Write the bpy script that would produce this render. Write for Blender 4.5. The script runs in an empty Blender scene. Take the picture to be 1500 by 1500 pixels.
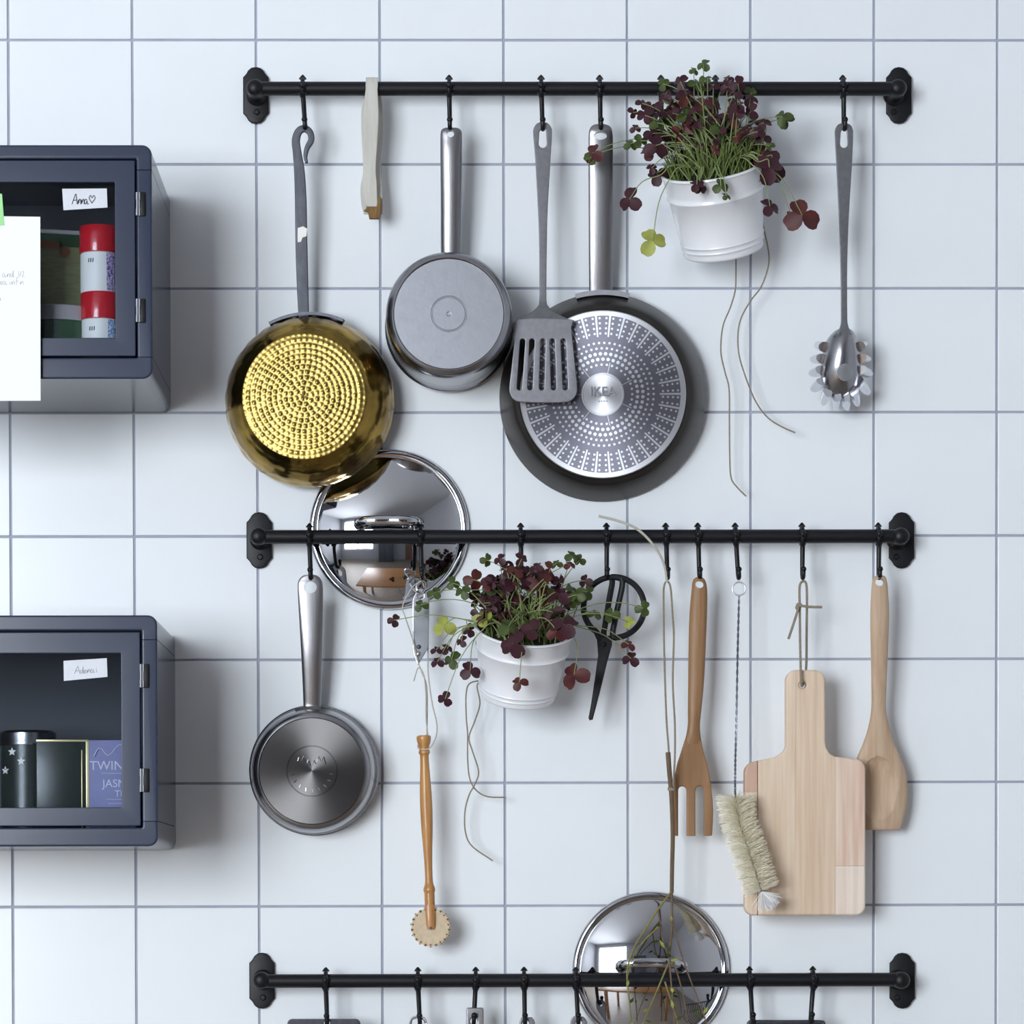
import bpy, bmesh, math, random
from mathutils import Vector, Matrix
from mathutils.geometry import interpolate_bezier

random.seed(7)
scene = bpy.context.scene
COL = scene.collection

# ------------------------------------------------------------------ camera, world, light, exposure
D = 4.0                                   # camera to tiled wall, metres
FPX = 4801.99                             # focal length in pixels of the 1500 px frame
PITCH, YAW, ROLL = -0.02221476, -0.00991816, 0.00227816
ZOFF = 2.302                              # height of the first full grout line above the floor
CAM = Vector((0.516546, -D, -1.052229 + ZOFF))
PPX, PPY = 687.883, 1436.584              # principal point (shifted lens)
RC = Matrix.Rotation(YAW, 3, 'Z') @ Matrix.Rotation(PITCH, 3, 'X') @ Matrix.Rotation(ROLL, 3, 'Y')
cd = bpy.data.cameras.new('camera')
cam = bpy.data.objects.new('camera', cd)
COL.objects.link(cam)
ax, ay, az = RC.col[0], RC.col[1], RC.col[2]
cam.matrix_world = Matrix(((ax.x, az.x, -ay.x, CAM.x), (ax.y, az.y, -ay.y, CAM.y), (ax.z, az.z, -ay.z, CAM.z), (0, 0, 0, 1)))
cd.sensor_width = 36.0
cd.lens = 36.0 * FPX / 1500.0
cd.shift_x = (750 - PPX) / 1500.0
cd.shift_y = (PPY - 750) / 1500.0
cd.clip_start = 0.05
scene.camera = cam

world = bpy.data.worlds.new('world')
scene.world = world
world.use_nodes = True
bg = world.node_tree.nodes['Background']
bg.inputs['Color'].default_value = (0.93, 0.965, 1.0, 1)
bg.inputs['Strength'].default_value = 20.6

ROOM_X0, ROOM_X1, ROOM_Y1, ROOM_H = -3.5, 2.5, -5.6, 3.2
WIN = dict(x0=-3.3, x1=-0.8, z0=0.75, z1=3.0)         # tall window in the wall facing the tiles, left of the camera


def portal(name, loc, rot, sx, sy):
    l = bpy.data.lights.new(name, 'AREA')
    l.shape = 'RECTANGLE'
    l.size, l.size_y = sx, sy
    l.cycles.is_portal = True
    o = bpy.data.objects.new(name, l)
    o.location = loc
    o.rotation_euler = rot
    COL.objects.link(o)


portal('window_left_offscreen', ((WIN['x0'] + WIN['x1']) / 2, ROOM_Y1 - 0.2, (WIN['z0'] + WIN['z1']) / 2), (math.pi / 2, 0, 0), WIN['x1'] - WIN['x0'], WIN['z1'] - WIN['z0'])


scene.view_settings.view_transform = 'Standard'
scene.view_settings.look = 'None'
scene.view_settings.exposure = 0.22
scene.view_settings.gamma = 1.0
scene.view_settings.use_curve_mapping = False
scene.cycles.max_bounces = 10
scene.cycles.diffuse_bounces = 8
scene.cycles.glossy_bounces = 5
scene.cycles.transparent_max_bounces = 12
scene.cycles.use_denoising = True
scene.cycles.sample_clamp_indirect = 6.0
scene.cycles.caustics_reflective = False
scene.cycles.caustics_refractive = False


# ------------------------------------------------------------------ helpers: photograph pixel -> point in the room
def P(px, py, d):
    """point at distance d in front of the tiled wall that the photograph shows at pixel (px, py)"""
    v = RC @ Vector(((px - PPX) / FPX, 1.0, -(py - PPY) / FPX))
    t = (D - d) / v.y
    return CAM + v * t


def S(d):
    return (D - d) / FPX * 1.0003


# ------------------------------------------------------------------ materials
def lin(c):
    return tuple(((v / 255) / 12.92 if v / 255 <= 0.04045 else ((v / 255 + 0.055) / 1.055) ** 2.4) for v in c) + (1.0,)


class E:
    """tiny expression builder over Math nodes"""
    nt = None

    def __init__(self, s):
        self.s = s

    @staticmethod
    def op(kind, a, b=None, c=None):
        n = E.nt.nodes.new('ShaderNodeMath')
        n.operation = kind
        for i, v in enumerate((a, b, c)):
            if v is None:
                continue
            if isinstance(v, E):
                E.nt.links.new(v.s, n.inputs[i])
            else:
                n.inputs[i].default_value = v
        return E(n.outputs[0])

    def __add__(s, o): return E.op('ADD', s, o)
    def __radd__(s, o): return E.op('ADD', o, s)
    def __sub__(s, o): return E.op('SUBTRACT', s, o)
    def __rsub__(s, o): return E.op('SUBTRACT', o, s)
    def __mul__(s, o): return E.op('MULTIPLY', s, o)
    def __rmul__(s, o): return E.op('MULTIPLY', o, s)
    def __truediv__(s, o): return E.op('DIVIDE', s, o)
    def lt(s, o): return E.op('LESS_THAN', s, o)
    def gt(s, o): return E.op('GREATER_THAN', s, o)


def mat(name, rgb, rough=0.5, metal=0.0, noise=0.0, nscale=(40, 40, 40), bump=0.0, bscale=None, coat=0.0, spec=0.5, rgb2=None, sheen=0.0, aniso=0.0, rnoise=0.0, detail=4):
    m = bpy.data.materials.new(name)
    m.use_nodes = True
    nt = m.node_tree
    b = nt.nodes['Principled BSDF']
    b.inputs['Base Color'].default_value = lin(rgb)
    b.inputs['Roughness'].default_value = rough
    b.inputs['Metallic'].default_value = metal
    b.inputs['Specular IOR Level'].default_value = spec
    b.inputs['Coat Weight'].default_value = coat
    b.inputs['Coat Roughness'].default_value = 0.08
    if aniso:
        b.inputs['Anisotropic'].default_value = aniso
        t = nt.nodes.new('ShaderNodeTangent')
        t.direction_type = 'RADIAL'
        t.axis = 'Y'
        nt.links.new(t.outputs[0], b.inputs['Tangent'])
    if noise or bump or rnoise:
        tc = nt.nodes.new('ShaderNodeTexCoord')
        mp = nt.nodes.new('ShaderNodeMapping')
        mp.inputs['Scale'].default_value = nscale
        nt.links.new(tc.outputs['Object'], mp.inputs[0])
        nz = nt.nodes.new('ShaderNodeTexNoise')
        nz.inputs['Scale'].default_value = 1.0
        nz.inputs['Detail'].default_value = detail
        nt.links.new(mp.outputs[0], nz.inputs['Vector'])
        if noise:
            mx = nt.nodes.new('ShaderNodeMix')
            mx.data_type = 'RGBA'
            a = lin(rgb)
            c = lin(rgb2) if rgb2 else tuple(v * (1 - noise) for v in a[:3]) + (1,)
            mx.inputs[6].default_value = a
            mx.inputs[7].default_value = c
            rp = nt.nodes.new('ShaderNodeMapRange')
            rp.inputs[1].default_value = 0.35
            rp.inputs[2].default_value = 0.65
            nt.links.new(nz.outputs[0], rp.inputs[0])
            nt.links.new(rp.outputs[0], mx.inputs[0])
            nt.links.new(mx.outputs[2], b.inputs['Base Color'])
        if rnoise:
            rr = nt.nodes.new('ShaderNodeMapRange')
            rr.inputs[3].default_value = rough - rnoise
            rr.inputs[4].default_value = rough + rnoise
            nt.links.new(nz.outputs[0], rr.inputs[0])
            nt.links.new(rr.outputs[0], b.inputs['Roughness'])
        if bump:
            bp = nt.nodes.new('ShaderNodeBump')
            bp.inputs['Strength'].default_value = bump
            bp.inputs['Distance'].default_value = 0.001
            if bscale:
                mp2 = nt.nodes.new('ShaderNodeMapping')
                mp2.inputs['Scale'].default_value = bscale
                nt.links.new(tc.outputs['Object'], mp2.inputs[0])
                nz2 = nt.nodes.new('ShaderNodeTexNoise')
                nz2.inputs['Scale'].default_value = 1.0
                nt.links.new(mp2.outputs[0], nz2.inputs['Vector'])
                nt.links.new(nz2.outputs[0], bp.inputs['Height'])
            else:
                nt.links.new(nz.outputs[0], bp.inputs['Height'])
            nt.links.new(bp.outputs[0], b.inputs['Normal'])
    return m


def glass_mat(name, tint=(0.9, 0.93, 0.96), ior=1.35):
    m = bpy.data.materials.new(name)
    m.use_nodes = True
    nt = m.node_tree
    nt.nodes.remove(nt.nodes['Principled BSDF'])
    out = nt.nodes['Material Output']
    tr = nt.nodes.new('ShaderNodeBsdfTransparent')
    tr.inputs[0].default_value = tint + (1,)
    gl = nt.nodes.new('ShaderNodeBsdfGlossy')
    gl.inputs['Roughness'].default_value = 0.02
    fr = nt.nodes.new('ShaderNodeFresnel')
    fr.inputs[0].default_value = ior
    mx = nt.nodes.new('ShaderNodeMixShader')
    nt.links.new(fr.outputs[0], mx.inputs[0])
    nt.links.new(tr.outputs[0], mx.inputs[1])
    nt.links.new(gl.outputs[0], mx.inputs[2])
    nt.links.new(mx.outputs[0], out.inputs[0])
    return m


M = {}
M['tile'] = mat('tile', (234, 239, 243), rough=0.22, noise=0.03, nscale=(5, 5, 5), bump=0.05, bscale=(6, 6, 6), spec=0.4)
M['grout'] = mat('grout', (168, 173, 188), rough=0.9, noise=0.12, nscale=(30, 30, 30))
M['paint'] = mat('wall_paint', (232, 233, 235), rough=0.8)
M['ceiling'] = mat('ceiling_paint', (226, 228, 231), rough=0.85)
M['greypaint'] = mat('grey_wall_paint', (190, 192, 197), rough=0.8)
M['floor'] = mat('floor_boards', (172, 160, 146), rough=0.5, noise=0.2, nscale=(3, 30, 3))
M['whiteframe'] = mat('white_frame', (232, 234, 236), rough=0.4)
M['tablewood'] = mat('table_wood', (196, 138, 84), rough=0.45, noise=0.25, nscale=(2, 40, 40))
M['brownpanel'] = mat('brown_panel', (150, 112, 92), rough=0.5, noise=0.2, nscale=(30, 30, 2))
M['darkgrey'] = mat('dark_grey_lacquer', (88, 92, 102), rough=0.4)
M['black'] = mat('black_iron', (17, 17, 22), rough=0.45, bump=0.12, nscale=(500, 500, 500), spec=0.3)
M['blacks'] = mat('black_scissor_iron', (20, 21, 26), rough=0.5, bump=0.2, nscale=(600, 600, 600), spec=0.3)
M['lacquer'] = mat('blue_grey_lacquer', (46, 54, 74), rough=0.2, spec=0.4, bump=0.02, nscale=(60, 60, 60))
M['inside'] = mat('cabinet_inside', (40, 43, 52), rough=0.6)
M['satin'] = mat('satin_steel', (214, 216, 222), rough=0.22, metal=1)
M['chrome'] = mat('chrome', (220, 222, 226), rough=0.06, metal=1)
M['mirror'] = mat('polished_steel', (196, 197, 201), rough=0.04, metal=1, bump=0.02, nscale=(25, 25, 25))
M['steel'] = mat('steel', (158, 158, 162), rough=0.24, metal=1)
M['steelbrush'] = mat('brushed_steel', (146, 145, 148), rough=0.34, metal=1, rnoise=0.06, nscale=(900, 900, 12), bump=0.08)
M['steeldisc'] = mat('spun_steel', (104, 102, 102), rough=0.22, metal=1, aniso=0.75)
M['steelworn'] = mat('worn_aluminium', (158, 160, 167), rough=0.38, metal=1, noise=0.18, nscale=(45, 45, 45), rnoise=0.1, bump=0.06, bscale=(220, 220, 220))
M['steelmatt'] = mat('matt_steel', (136, 136, 141), rough=0.4, metal=0.95, noise=0.12, nscale=(180, 180, 180), bump=0.06)
M['iron'] = mat('grey_iron', (84, 86, 94), rough=0.45, metal=0.7, noise=0.25, nscale=(150, 150, 60), bump=0.15)
M['brass'] = mat('brass', (138, 118, 66), rough=0.3, metal=1, noise=0.12, nscale=(40, 40, 40))
M['brassdark'] = mat('tarnished_brass', (172, 142, 70), rough=0.2, metal=1, noise=0.45, nscale=(22, 22, 22), rgb2=(120, 98, 52))
M['darkpan'] = mat('dark_coating', (64, 61, 59), rough=0.3, metal=0.7, noise=0.08, nscale=(60, 60, 60))
M['white'] = mat('white_enamel', (232, 234, 238), rough=0.3, coat=0.3)
M['paper'] = mat('paper', (240, 242, 246), rough=0.85)
M['label'] = mat('label_paper', (216, 220, 228), rough=0.85, noise=0.04, nscale=(200, 200, 200))
M['ink'] = mat('ink', (66, 66, 74), rough=0.8)
M['inkpale'] = mat('pale_ink', (150, 152, 160), rough=0.8)
M['greentape'] = mat('green_tape', (160, 222, 150), rough=0.6)
M['red'] = mat('red_plastic', (196, 26, 40), rough=0.22, coat=0.4)
M['greentin'] = mat('green_tin', (48, 82, 52), rough=0.35)
M['olive'] = mat('olive_label', (146, 148, 104), rough=0.6, noise=0.2, nscale=(90, 90, 400))
M['gold'] = mat('gold_edge', (232, 216, 160), rough=0.35, metal=0.4)
M['brownprint'] = mat('brown_print', (130, 82, 36), rough=0.6)
M['greytin'] = mat('grey_tin', (176, 172, 174), rough=0.35)
M['blacktin'] = mat('black_tin', (36, 40, 40), rough=0.3, noise=0.3, nscale=(60, 60, 60), rgb2=(34, 46, 34))
M['lavender'] = mat('lavender_card', (132, 132, 178), rough=0.6, noise=0.1, nscale=(30, 30, 60))
M['lavprint'] = mat('pale_print', (206, 208, 226), rough=0.6)
M['violetpat'] = mat('violet_pattern', (108, 74, 150), rough=0.5, noise=1, rgb2=(214, 206, 232), nscale=(420, 420, 420), detail=1)
M['bluepat'] = mat('blue_pattern', (74, 122, 196), rough=0.5, noise=1, rgb2=(222, 232, 244), nscale=(420, 420, 420), detail=1)
M['whiteprint'] = mat('white_card', (238, 236, 232), rough=0.5)
M['beech'] = mat('pale_beech', (192, 168, 142), rough=0.55, noise=0.16, nscale=(160, 160, 7), rgb2=(178, 150, 122), bump=0.05)
M['honey'] = mat('honey_wood', (152, 116, 80), rough=0.5, noise=0.2, nscale=(150, 150, 8), rgb2=(134, 98, 62), bump=0.05)
M['turned'] = mat('turned_wood', (196, 146, 86), rough=0.4, noise=0.3, nscale=(130, 130, 10), rgb2=(160, 108, 56), coat=0.2)
M['wheelwood'] = mat('wheel_wood', (206, 186, 156), rough=0.6, noise=0.15, nscale=(200, 200, 200))
for i, (a, b_) in enumerate((((206, 174, 154), (190, 154, 132)), ((226, 206, 184), (210, 186, 160)), ((222, 200, 176), (206, 180, 154)), ((226, 208, 190), (208, 174, 154)), ((234, 220, 206), (222, 204, 188)))):
    M['plank%d' % i] = mat('board_wood_%s' % 'abcde'[i], a, rough=0.55, noise=0.2, nscale=(140, 140, 6), rgb2=b_, bump=0.04)
M['palewood'] = mat('bleached_wood', (200, 198, 190), rough=0.7, noise=0.12, nscale=(180, 180, 10))
M['bark'] = mat('brown_fibre', (134, 104, 62), rough=0.9, noise=0.35, nscale=(400, 400, 80), bump=0.3)
M['twine'] = mat('linen_twine', (150, 140, 122), rough=0.9, noise=0.3, nscale=(500, 500, 900))
M['twinepale'] = mat('pale_twine', (190, 186, 176), rough=0.9, noise=0.2, nscale=(500, 500, 900))
M['wire'] = mat('grey_wire', (128, 130, 142), rough=0.4, metal=0.8)
M['wirewhite'] = mat('pale_wire', (214, 214, 222), rough=0.3, metal=0.6)
M['bristle'] = mat('cream_bristle', (255, 251, 236), rough=0.7, noise=0.12, nscale=(200, 200, 200))
M['bristlewhite'] = mat('white_bristle', (250, 250, 250), rough=0.7)
M['soil'] = mat('soil', (42, 36, 24), rough=0.95, noise=0.4, nscale=(200, 200, 200), bump=0.6)
M['stem'] = mat('stem_green', (84, 102, 30), rough=0.5, noise=0.3, nscale=(60, 60, 60))
M['stempale'] = mat('stem_pale', (130, 142, 92), rough=0.5)
M['leafp'] = mat('leaf_purple', (66, 32, 42), rough=0.5, noise=0.35, nscale=(90, 90, 90), rgb2=(52, 22, 30), spec=0.3)
M['leafr'] = mat('leaf_red_brown', (90, 44, 38), rough=0.5, noise=0.4, nscale=(90, 90, 90), rgb2=(66, 26, 30), spec=0.3)
M['leafg'] = mat('leaf_green', (74, 90, 40), rough=0.5, noise=0.3, nscale=(90, 90, 90), rgb2=(56, 66, 34), spec=0.3)
M['leafy'] = mat('leaf_yellow_green', (164, 170, 84), rough=0.5, noise=0.25, nscale=(90, 90, 90), spec=0.3)
M['twig'] = mat('twig_bark', (112, 92, 72), rough=0.8, noise=0.3, nscale=(300, 300, 60))
M['twigg'] = mat('twig_green', (130, 124, 66), rough=0.7, noise=0.3, nscale=(300, 300, 60))
M['glass'] = glass_mat('cabinet_glass')
M['winglass'] = glass_mat('window_glass', (0.96, 0.97, 0.98))


def fry_print():
    """flat print on the pan base: grey field, pale dots in rings and pale spokes"""
    m = bpy.data.materials.new('pan_base_print')
    m.use_nodes = True
    nt = m.node_tree
    E.nt = nt
    b = nt.nodes['Principled BSDF']
    tc = nt.nodes.new('ShaderNodeTexCoord')
    sp = nt.nodes.new('ShaderNodeSeparateXYZ')
    nt.links.new(tc.outputs['Object'], sp.inputs[0])
    x, z = E(sp.outputs[0]) * 1000.0, E(sp.outputs[2]) * 1000.0     # millimetres
    r = E.op('SQRT', x * x + z * z)
    a = E.op('ARCTAN2', z, x) / (2 * math.pi) + 0.5

    def dots(pitch, apitch, rad):
        k = E.op('FLOOR', r / pitch)
        rk = (k + 0.5) * pitch
        nk = E.op('FLOOR', rk * (2 * math.pi / apitch))
        fa = E.op('FRACT', a * nk) - 0.5
        dx = fa * rk * (2 * math.pi) / nk
        dr = r - rk
        return (dx * dx + dr * dr).lt(rad * rad)
    inner = dots(6.4, 6.2, 1.45) * r.gt(31.5) * r.lt(64.5)
    big = dots(6.4, 6.2, 2.05) * r.gt(38.4) * r.lt(51.2)
    N = 34.0
    fr = E.op('FRACT', a * N)
    cell = E.op('ABSOLUTE', fr - 0.5)
    line = cell.gt(0.43) * r.gt(68.0) * r.lt(93.0)
    fr2 = E.op('FRACT', fr * 2.0) - 0.5
    dx = fr2 * r * (2 * math.pi / (N * 2.0))
    dr = (E.op('FRACT', (r - 69.0) / 6.0) - 0.5) * 6.0
    cd_ = (dx * dx + dr * dr).lt(1.35 * 1.35) * r.gt(69.0) * r.lt(92.5)
    rimz = r.gt(93.0)
    spoke = E.op('ABSOLUTE', E.op('FRACT', a * 7.0) - 0.5).gt(0.488) * r.gt(25.0) * r.lt(38.0)
    cen = r.lt(25.5)
    tot = E.op('MINIMUM', inner + big + line + cd_ + rimz + spoke + cen, 1.0)
    mx = nt.nodes.new('ShaderNodeMix')
    mx.data_type = 'RGBA'
    mx.inputs[6].default_value = lin((104, 104, 114))
    mx.inputs[7].default_value = lin((186, 187, 192))
    nt.links.new(tot.s, mx.inputs[0])
    nt.links.new(mx.outputs[2], b.inputs['Base Color'])
    b.inputs['Metallic'].default_value = 0.85
    b.inputs['Roughness'].default_value = 0.36
    b.inputs['Anisotropic'].default_value = 0.7
    t = nt.nodes.new('ShaderNodeTangent')
    t.direction_type = 'RADIAL'
    t.axis = 'Y'
    nt.links.new(t.outputs[0], b.inputs['Tangent'])
    return m


M['fryprint'] = fry_print()
for key in ('bristle', 'bristlewhite'):          # thin hairs let light through
    nt = M[key].node_tree
    tl_ = nt.nodes.new('ShaderNodeBsdfTranslucent')
    tl_.inputs[0].default_value = (0.95, 0.92, 0.8, 1) if key == 'bristle' else (0.95, 0.95, 0.94, 1)
    mx_ = nt.nodes.new('ShaderNodeMixShader')
    mx_.inputs[0].default_value = 0.2
    nt.links.new(nt.nodes['Principled BSDF'].outputs[0], mx_.inputs[1])
    nt.links.new(tl_.outputs[0], mx_.inputs[2])
    nt.links.new(mx_.outputs[0], nt.nodes['Material Output'].inputs[0])


# ------------------------------------------------------------------ mesh helpers
def catmull(pts, n=8, closed=False):
    pts = [Vector(p) for p in pts]
    out = []
    m = len(pts)
    rng = range(m) if closed else range(m - 1)
    for i in rng:
        p1, p2 = pts[i], pts[(i + 1) % m]
        p0 = pts[(i - 1) % m] if closed or i > 0 else p1 + (p1 - p2)
        p3 = pts[(i + 2) % m] if closed or i + 2 < m else p2 + (p2 - p1)
        for k in range(n):
            t = k / n
            out.append(0.5 * ((2 * p1) + (p2 - p0) * t + (2 * p0 - 5 * p1 + 4 * p2 - p3) * t * t + (3 * p1 - p0 - 3 * p2 + p3) * t ** 3))
    if not closed:
        out.append(pts[-1])
    return out


def lerp_table(tab, x):
    if x <= tab[0][0]:
        return tab[0][1]
    for (a, b), (c, d_) in zip(tab, tab[1:]):
        if x <= c:
            return b + (d_ - b) * (x - a) / (c - a)
    return tab[-1][1]


def tube(pts, rad, n=8, cap=True, flat=1.0, flat_axis=None):
    """sweep a circle along points; rad is a number or a list; flat squeezes along flat_axis"""
    pts = [Vector(p) for p in pts]
    m = len(pts)
    rr = rad if isinstance(rad, (list, tuple)) else [rad] * m
    vs, fs = [], []
    t0 = (pts[1] - pts[0]).normalized()
    nrm = t0.orthogonal().normalized()
    for i in range(m):
        t = (pts[min(i + 1, m - 1)] - pts[max(i - 1, 0)])
        if t.length < 1e-9:
            t = t0
        t.normalize()
        ax_ = t0.cross(t)
        if ax_.length > 1e-7:
            nrm = Matrix.Rotation(t0.angle(t), 3, ax_.normalized()) @ nrm
        nrm = (nrm - t * nrm.dot(t)).normalized()
        bi = t.cross(nrm)
        for k in range(n):
            a = 2 * math.pi * k / n
            o = (nrm * math.cos(a) + bi * math.sin(a)) * rr[i]
            if flat_axis is not None:
                o = o - flat_axis * (o.dot(flat_axis) * (1 - flat))
            vs.append(pts[i] + o)
        t0 = t
    for i in range(m - 1):
        for k in range(n):
            fs.append((i * n + k, i * n + (k + 1) % n, (i + 1) * n + (k + 1) % n, (i + 1) * n + k))
    if cap:
        fs.append(tuple(range(n))[::-1])
        fs.append(tuple((m - 1) * n + k for k in range(n)))
    return vs, fs


def loft(rings, cap=True):
    n = len(rings[0])
    vs = [Vector(v) for r in rings for v in r]
    fs = []
    for i in range(len(rings) - 1):
        for k in range(n):
            fs.append((i * n + k, i * n + (k + 1) % n, (i + 1) * n + (k + 1) % n, (i + 1) * n + k))
    if cap:
        fs.append(tuple(range(n))[::-1])
        fs.append(tuple((len(rings) - 1) * n + k for k in range(n)))
    return vs, fs


def bar_loft(secs, n=20, p=2.6, sub=5, dish=None):
    """secs: (py, px_left, px_right, depth of centre, thickness in metres); superellipse sections down a bar"""
    tab = [Vector((a, b, c)) for a, b, c, _, _ in secs]
    tab2 = [Vector((a, d_, t)) for a, _, _, d_, t in secs]
    A, B = catmull(tab, sub), catmull(tab2, sub)
    rings = []
    for u, v in zip(A, B):
        py, xl, xr = u
        d_, th = v[1], v[2]
        L, R = P(xl, py, d_), P(xr, py, d_)
        c, hw = (L + R) / 2, (R.x - L.x) / 2
        ring = []
        for k in range(n):
            a = 2 * math.pi * k / n
            ca, sa = math.cos(a), math.sin(a)
            e = 2 / p
            xx = hw * math.copysign(abs(ca) ** e, ca)
            yy = th / 2 * math.copysign(abs(sa) ** e, sa)
            ring.append(c + Vector((xx, yy, 0)))
        rings.append(ring)
    return loft(rings)


def frame_axis(o, tip):
    """orthonormal frame with h axis from o to tip"""
    h = (tip - o).normalized()
    ex = Vector((0, 0, 1)).cross(h) * -1 if abs(h.z) < 0.9 else Vector((1, 0, 0))
    ex = (ex - h * ex.dot(h)).normalized()
    ez = h.cross(ex)
    if abs(h.z) < 0.9 and ez.z < 0:
        ez = -ez
    if abs(h.z) < 0.9 and ex.x < 0:
        ex = -ex
    return o, ex, ez, h


def lathe(fr, prof, n=64, a0=0.0, a1=2 * math.pi, closed_profile=False):
    o, ex, ez, h = fr
    full = abs(a1 - a0 - 2 * math.pi) < 1e-6
    cols = n if full else n + 1
    vs, fs, idx = [], [], []
    for r, hh in prof:
        if r < 1e-7:
            idx.append([len(vs)] * cols)
            vs.append(o + h * hh)
        else:
            row = []
            for k in range(cols):
                a = a0 + (a1 - a0) * k / n
                row.append(len(vs))
                vs.append(o + ex * (r * math.cos(a)) + ez * (r * math.sin(a)) + h * hh)
            idx.append(row)
    m = len(prof)
    for i in range(m if closed_profile else m - 1):
        A, B = idx[i], idx[(i + 1) % m]
        for k in range(cols if full else cols - 1):
            k2 = (k + 1) % cols
            q = []
            for v in (A[k], A[k2], B[k2], B[k]):
                if v not in q:
                    q.append(v)
            if len(q) > 2:
                fs.append(tuple(q))
    if not full and closed_profile:
        fs.append(tuple(r[0] for r in idx))
        fs.append(tuple(r[-1] for r in idx)[::-1])
    return vs, fs


def join(*parts):
    vs, fs = [], []
    for v, f in parts:
        o = len(vs)
        vs += list(v)
        fs += [tuple(i + o for i in q) for q in f]
    return vs, fs


def box(c, s, bev=0.0, seg=2):
    bm = bmesh.new()
    bmesh.ops.create_cube(bm, size=1.0)
    for v in bm.verts:
        v.co = Vector((v.co.x * s[0], v.co.y * s[1], v.co.z * s[2])) + Vector(c)
    if bev:
        bmesh.ops.bevel(bm, geom=bm.edges[:], offset=bev, segments=seg, profile=0.5, affect='EDGES')
    return dump(bm)


def ball(c, r, n=10, sc=(1, 1, 1)):
    bm = bmesh.new()
    bmesh.ops.create_uvsphere(bm, u_segments=n * 2 - 4, v_segments=n, radius=1)
    for v in bm.verts:
        v.co = Vector((v.co.x * r * sc[0], v.co.y * r * sc[1], v.co.z * r * sc[2])) + Vector(c)
    return dump(bm)


def dump(bm):
    bm.verts.index_update()
    vs = [v.co.copy() for v in bm.verts]
    fs = [tuple(v.index for v in f.verts) for f in bm.faces]
    bm.free()
    return vs, fs


def grab(ob):
    bpy.context.view_layer.update()
    dg = bpy.context.evaluated_depsgraph_get()
    me = bpy.data.meshes.new_from_object(ob.evaluated_get(dg))
    vs = [v.co.copy() for v in me.vertices]
    fs = [tuple(p.vertices) for p in me.polygons]
    bpy.data.meshes.remove(me)
    return vs, fs


def outline_solid(loops, thick, bevel=0.0005, res=2):
    """2-D loops (x, z) -> solid with rounded edges; first loop outer, others holes; centred on y = 0"""
    cu = bpy.data.curves.new('tmp', 'CURVE')
    cu.dimensions = '2D'
    cu.fill_mode = 'BOTH'
    cu.extrude = max(thick / 2 - bevel, 0)
    cu.bevel_depth = bevel
    cu.bevel_resolution = res
    cu.offset = -bevel
    for lp in loops:
        s = cu.splines.new('POLY')
        s.points.add(len(lp) - 1)
        for p_, q in zip(s.points, lp):
            p_.co = (q[0], q[1], 0, 1)
        s.use_cyclic_u = True
    ob = bpy.data.objects.new('tmp', cu)
    COL.objects.link(ob)
    vs, fs = grab(ob)
    bpy.data.objects.remove(ob)
    bpy.data.curves.remove(cu)
    return [Vector((v.x, -v.z, v.y)) for v in vs], fs


def flat(loops_px, df, thick, bevel=0.0005, res=2):
    """loops in photograph pixels, df = depth (number or table of (py, depth))"""
    f = (lambda y: df) if not isinstance(df, (list, tuple)) else (lambda y: lerp_table(df, y))
    loops, tab = [], []
    for lp in loops_px:
        q = []
        for px, py in [(p_[0], p_[1]) for p_ in lp]:
            w = P(px, py, f(py))
            q.append((w.x, w.z))
            tab.append((w.z, f(py)))
        loops.append(q)
    tab.sort()
    vs, fs = outline_solid(loops, thick, bevel, res)
    for v in vs:
        v.y -= lerp_table(tab, v.z)
    return vs, fs


def circ(cx, cy, r, n=20, ry=None):
    ry = ry or r
    return [(cx + r * math.cos(2 * math.pi * k / n), cy + ry * math.sin(2 * math.pi * k / n)) for k in range(n)]


def rrect(x0, y0, x1, y1, r, n=5):
    out = []
    for cx, cy, a in ((x1 - r, y1 - r, 0), (x0 + r, y1 - r, 90), (x0 + r, y0 + r, 180), (x1 - r, y0 + r, 270)):
        for k in range(n + 1):
            t = math.radians(a + 90 * k / n)
            out.append((cx + r * math.cos(t), cy + r * math.sin(t)))
    return out


def smooth2(pts, n=6, closed=True):
    return [(p_.x, p_.y) for p_ in catmull([Vector((a, b, 0)) for a, b in pts], n, closed)]


def ribbon(path, widths, n=6):
    """outline (pixels) of a band that follows a path with given widths"""
    q = catmull([Vector((a, b, w)) for (a, b), w in zip(path, widths)], n)
    L, R = [], []
    for i, p_ in enumerate(q):
        t = q[min(i + 1, len(q) - 1)] - q[max(i - 1, 0)]
        t = Vector((t.x, t.y)).normalized()
        nx, ny = -t.y, t.x
        L.append((p_.x + nx * p_.z / 2, p_.y + ny * p_.z / 2))
        R.append((p_.x - nx * p_.z / 2, p_.y - ny * p_.z / 2))
    return L + R[::-1]


def sym(secs, n=4):
    """outline from rows (py, left, right)"""
    L = catmull([Vector((l, y, 0)) for y, l, r in secs], n)
    R = catmull([Vector((r, y, 0)) for y, l, r in secs], n)
    return [(p_.x, p_.y) for p_ in L] + [(p_.x, p_.y) for p_ in reversed(R)]


def tmpobj(vf):
    me = bpy.data.meshes.new('tmp')
    me.from_pydata([tuple(v) for v in vf[0]], [], vf[1])
    bm = bmesh.new()
    bm.from_mesh(me)
    bmesh.ops.recalc_face_normals(bm, faces=bm.faces[:])
    bm.to_mesh(me)
    bm.free()
    ob = bpy.data.objects.new('tmp', me)
    COL.objects.link(ob)
    return ob


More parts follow.
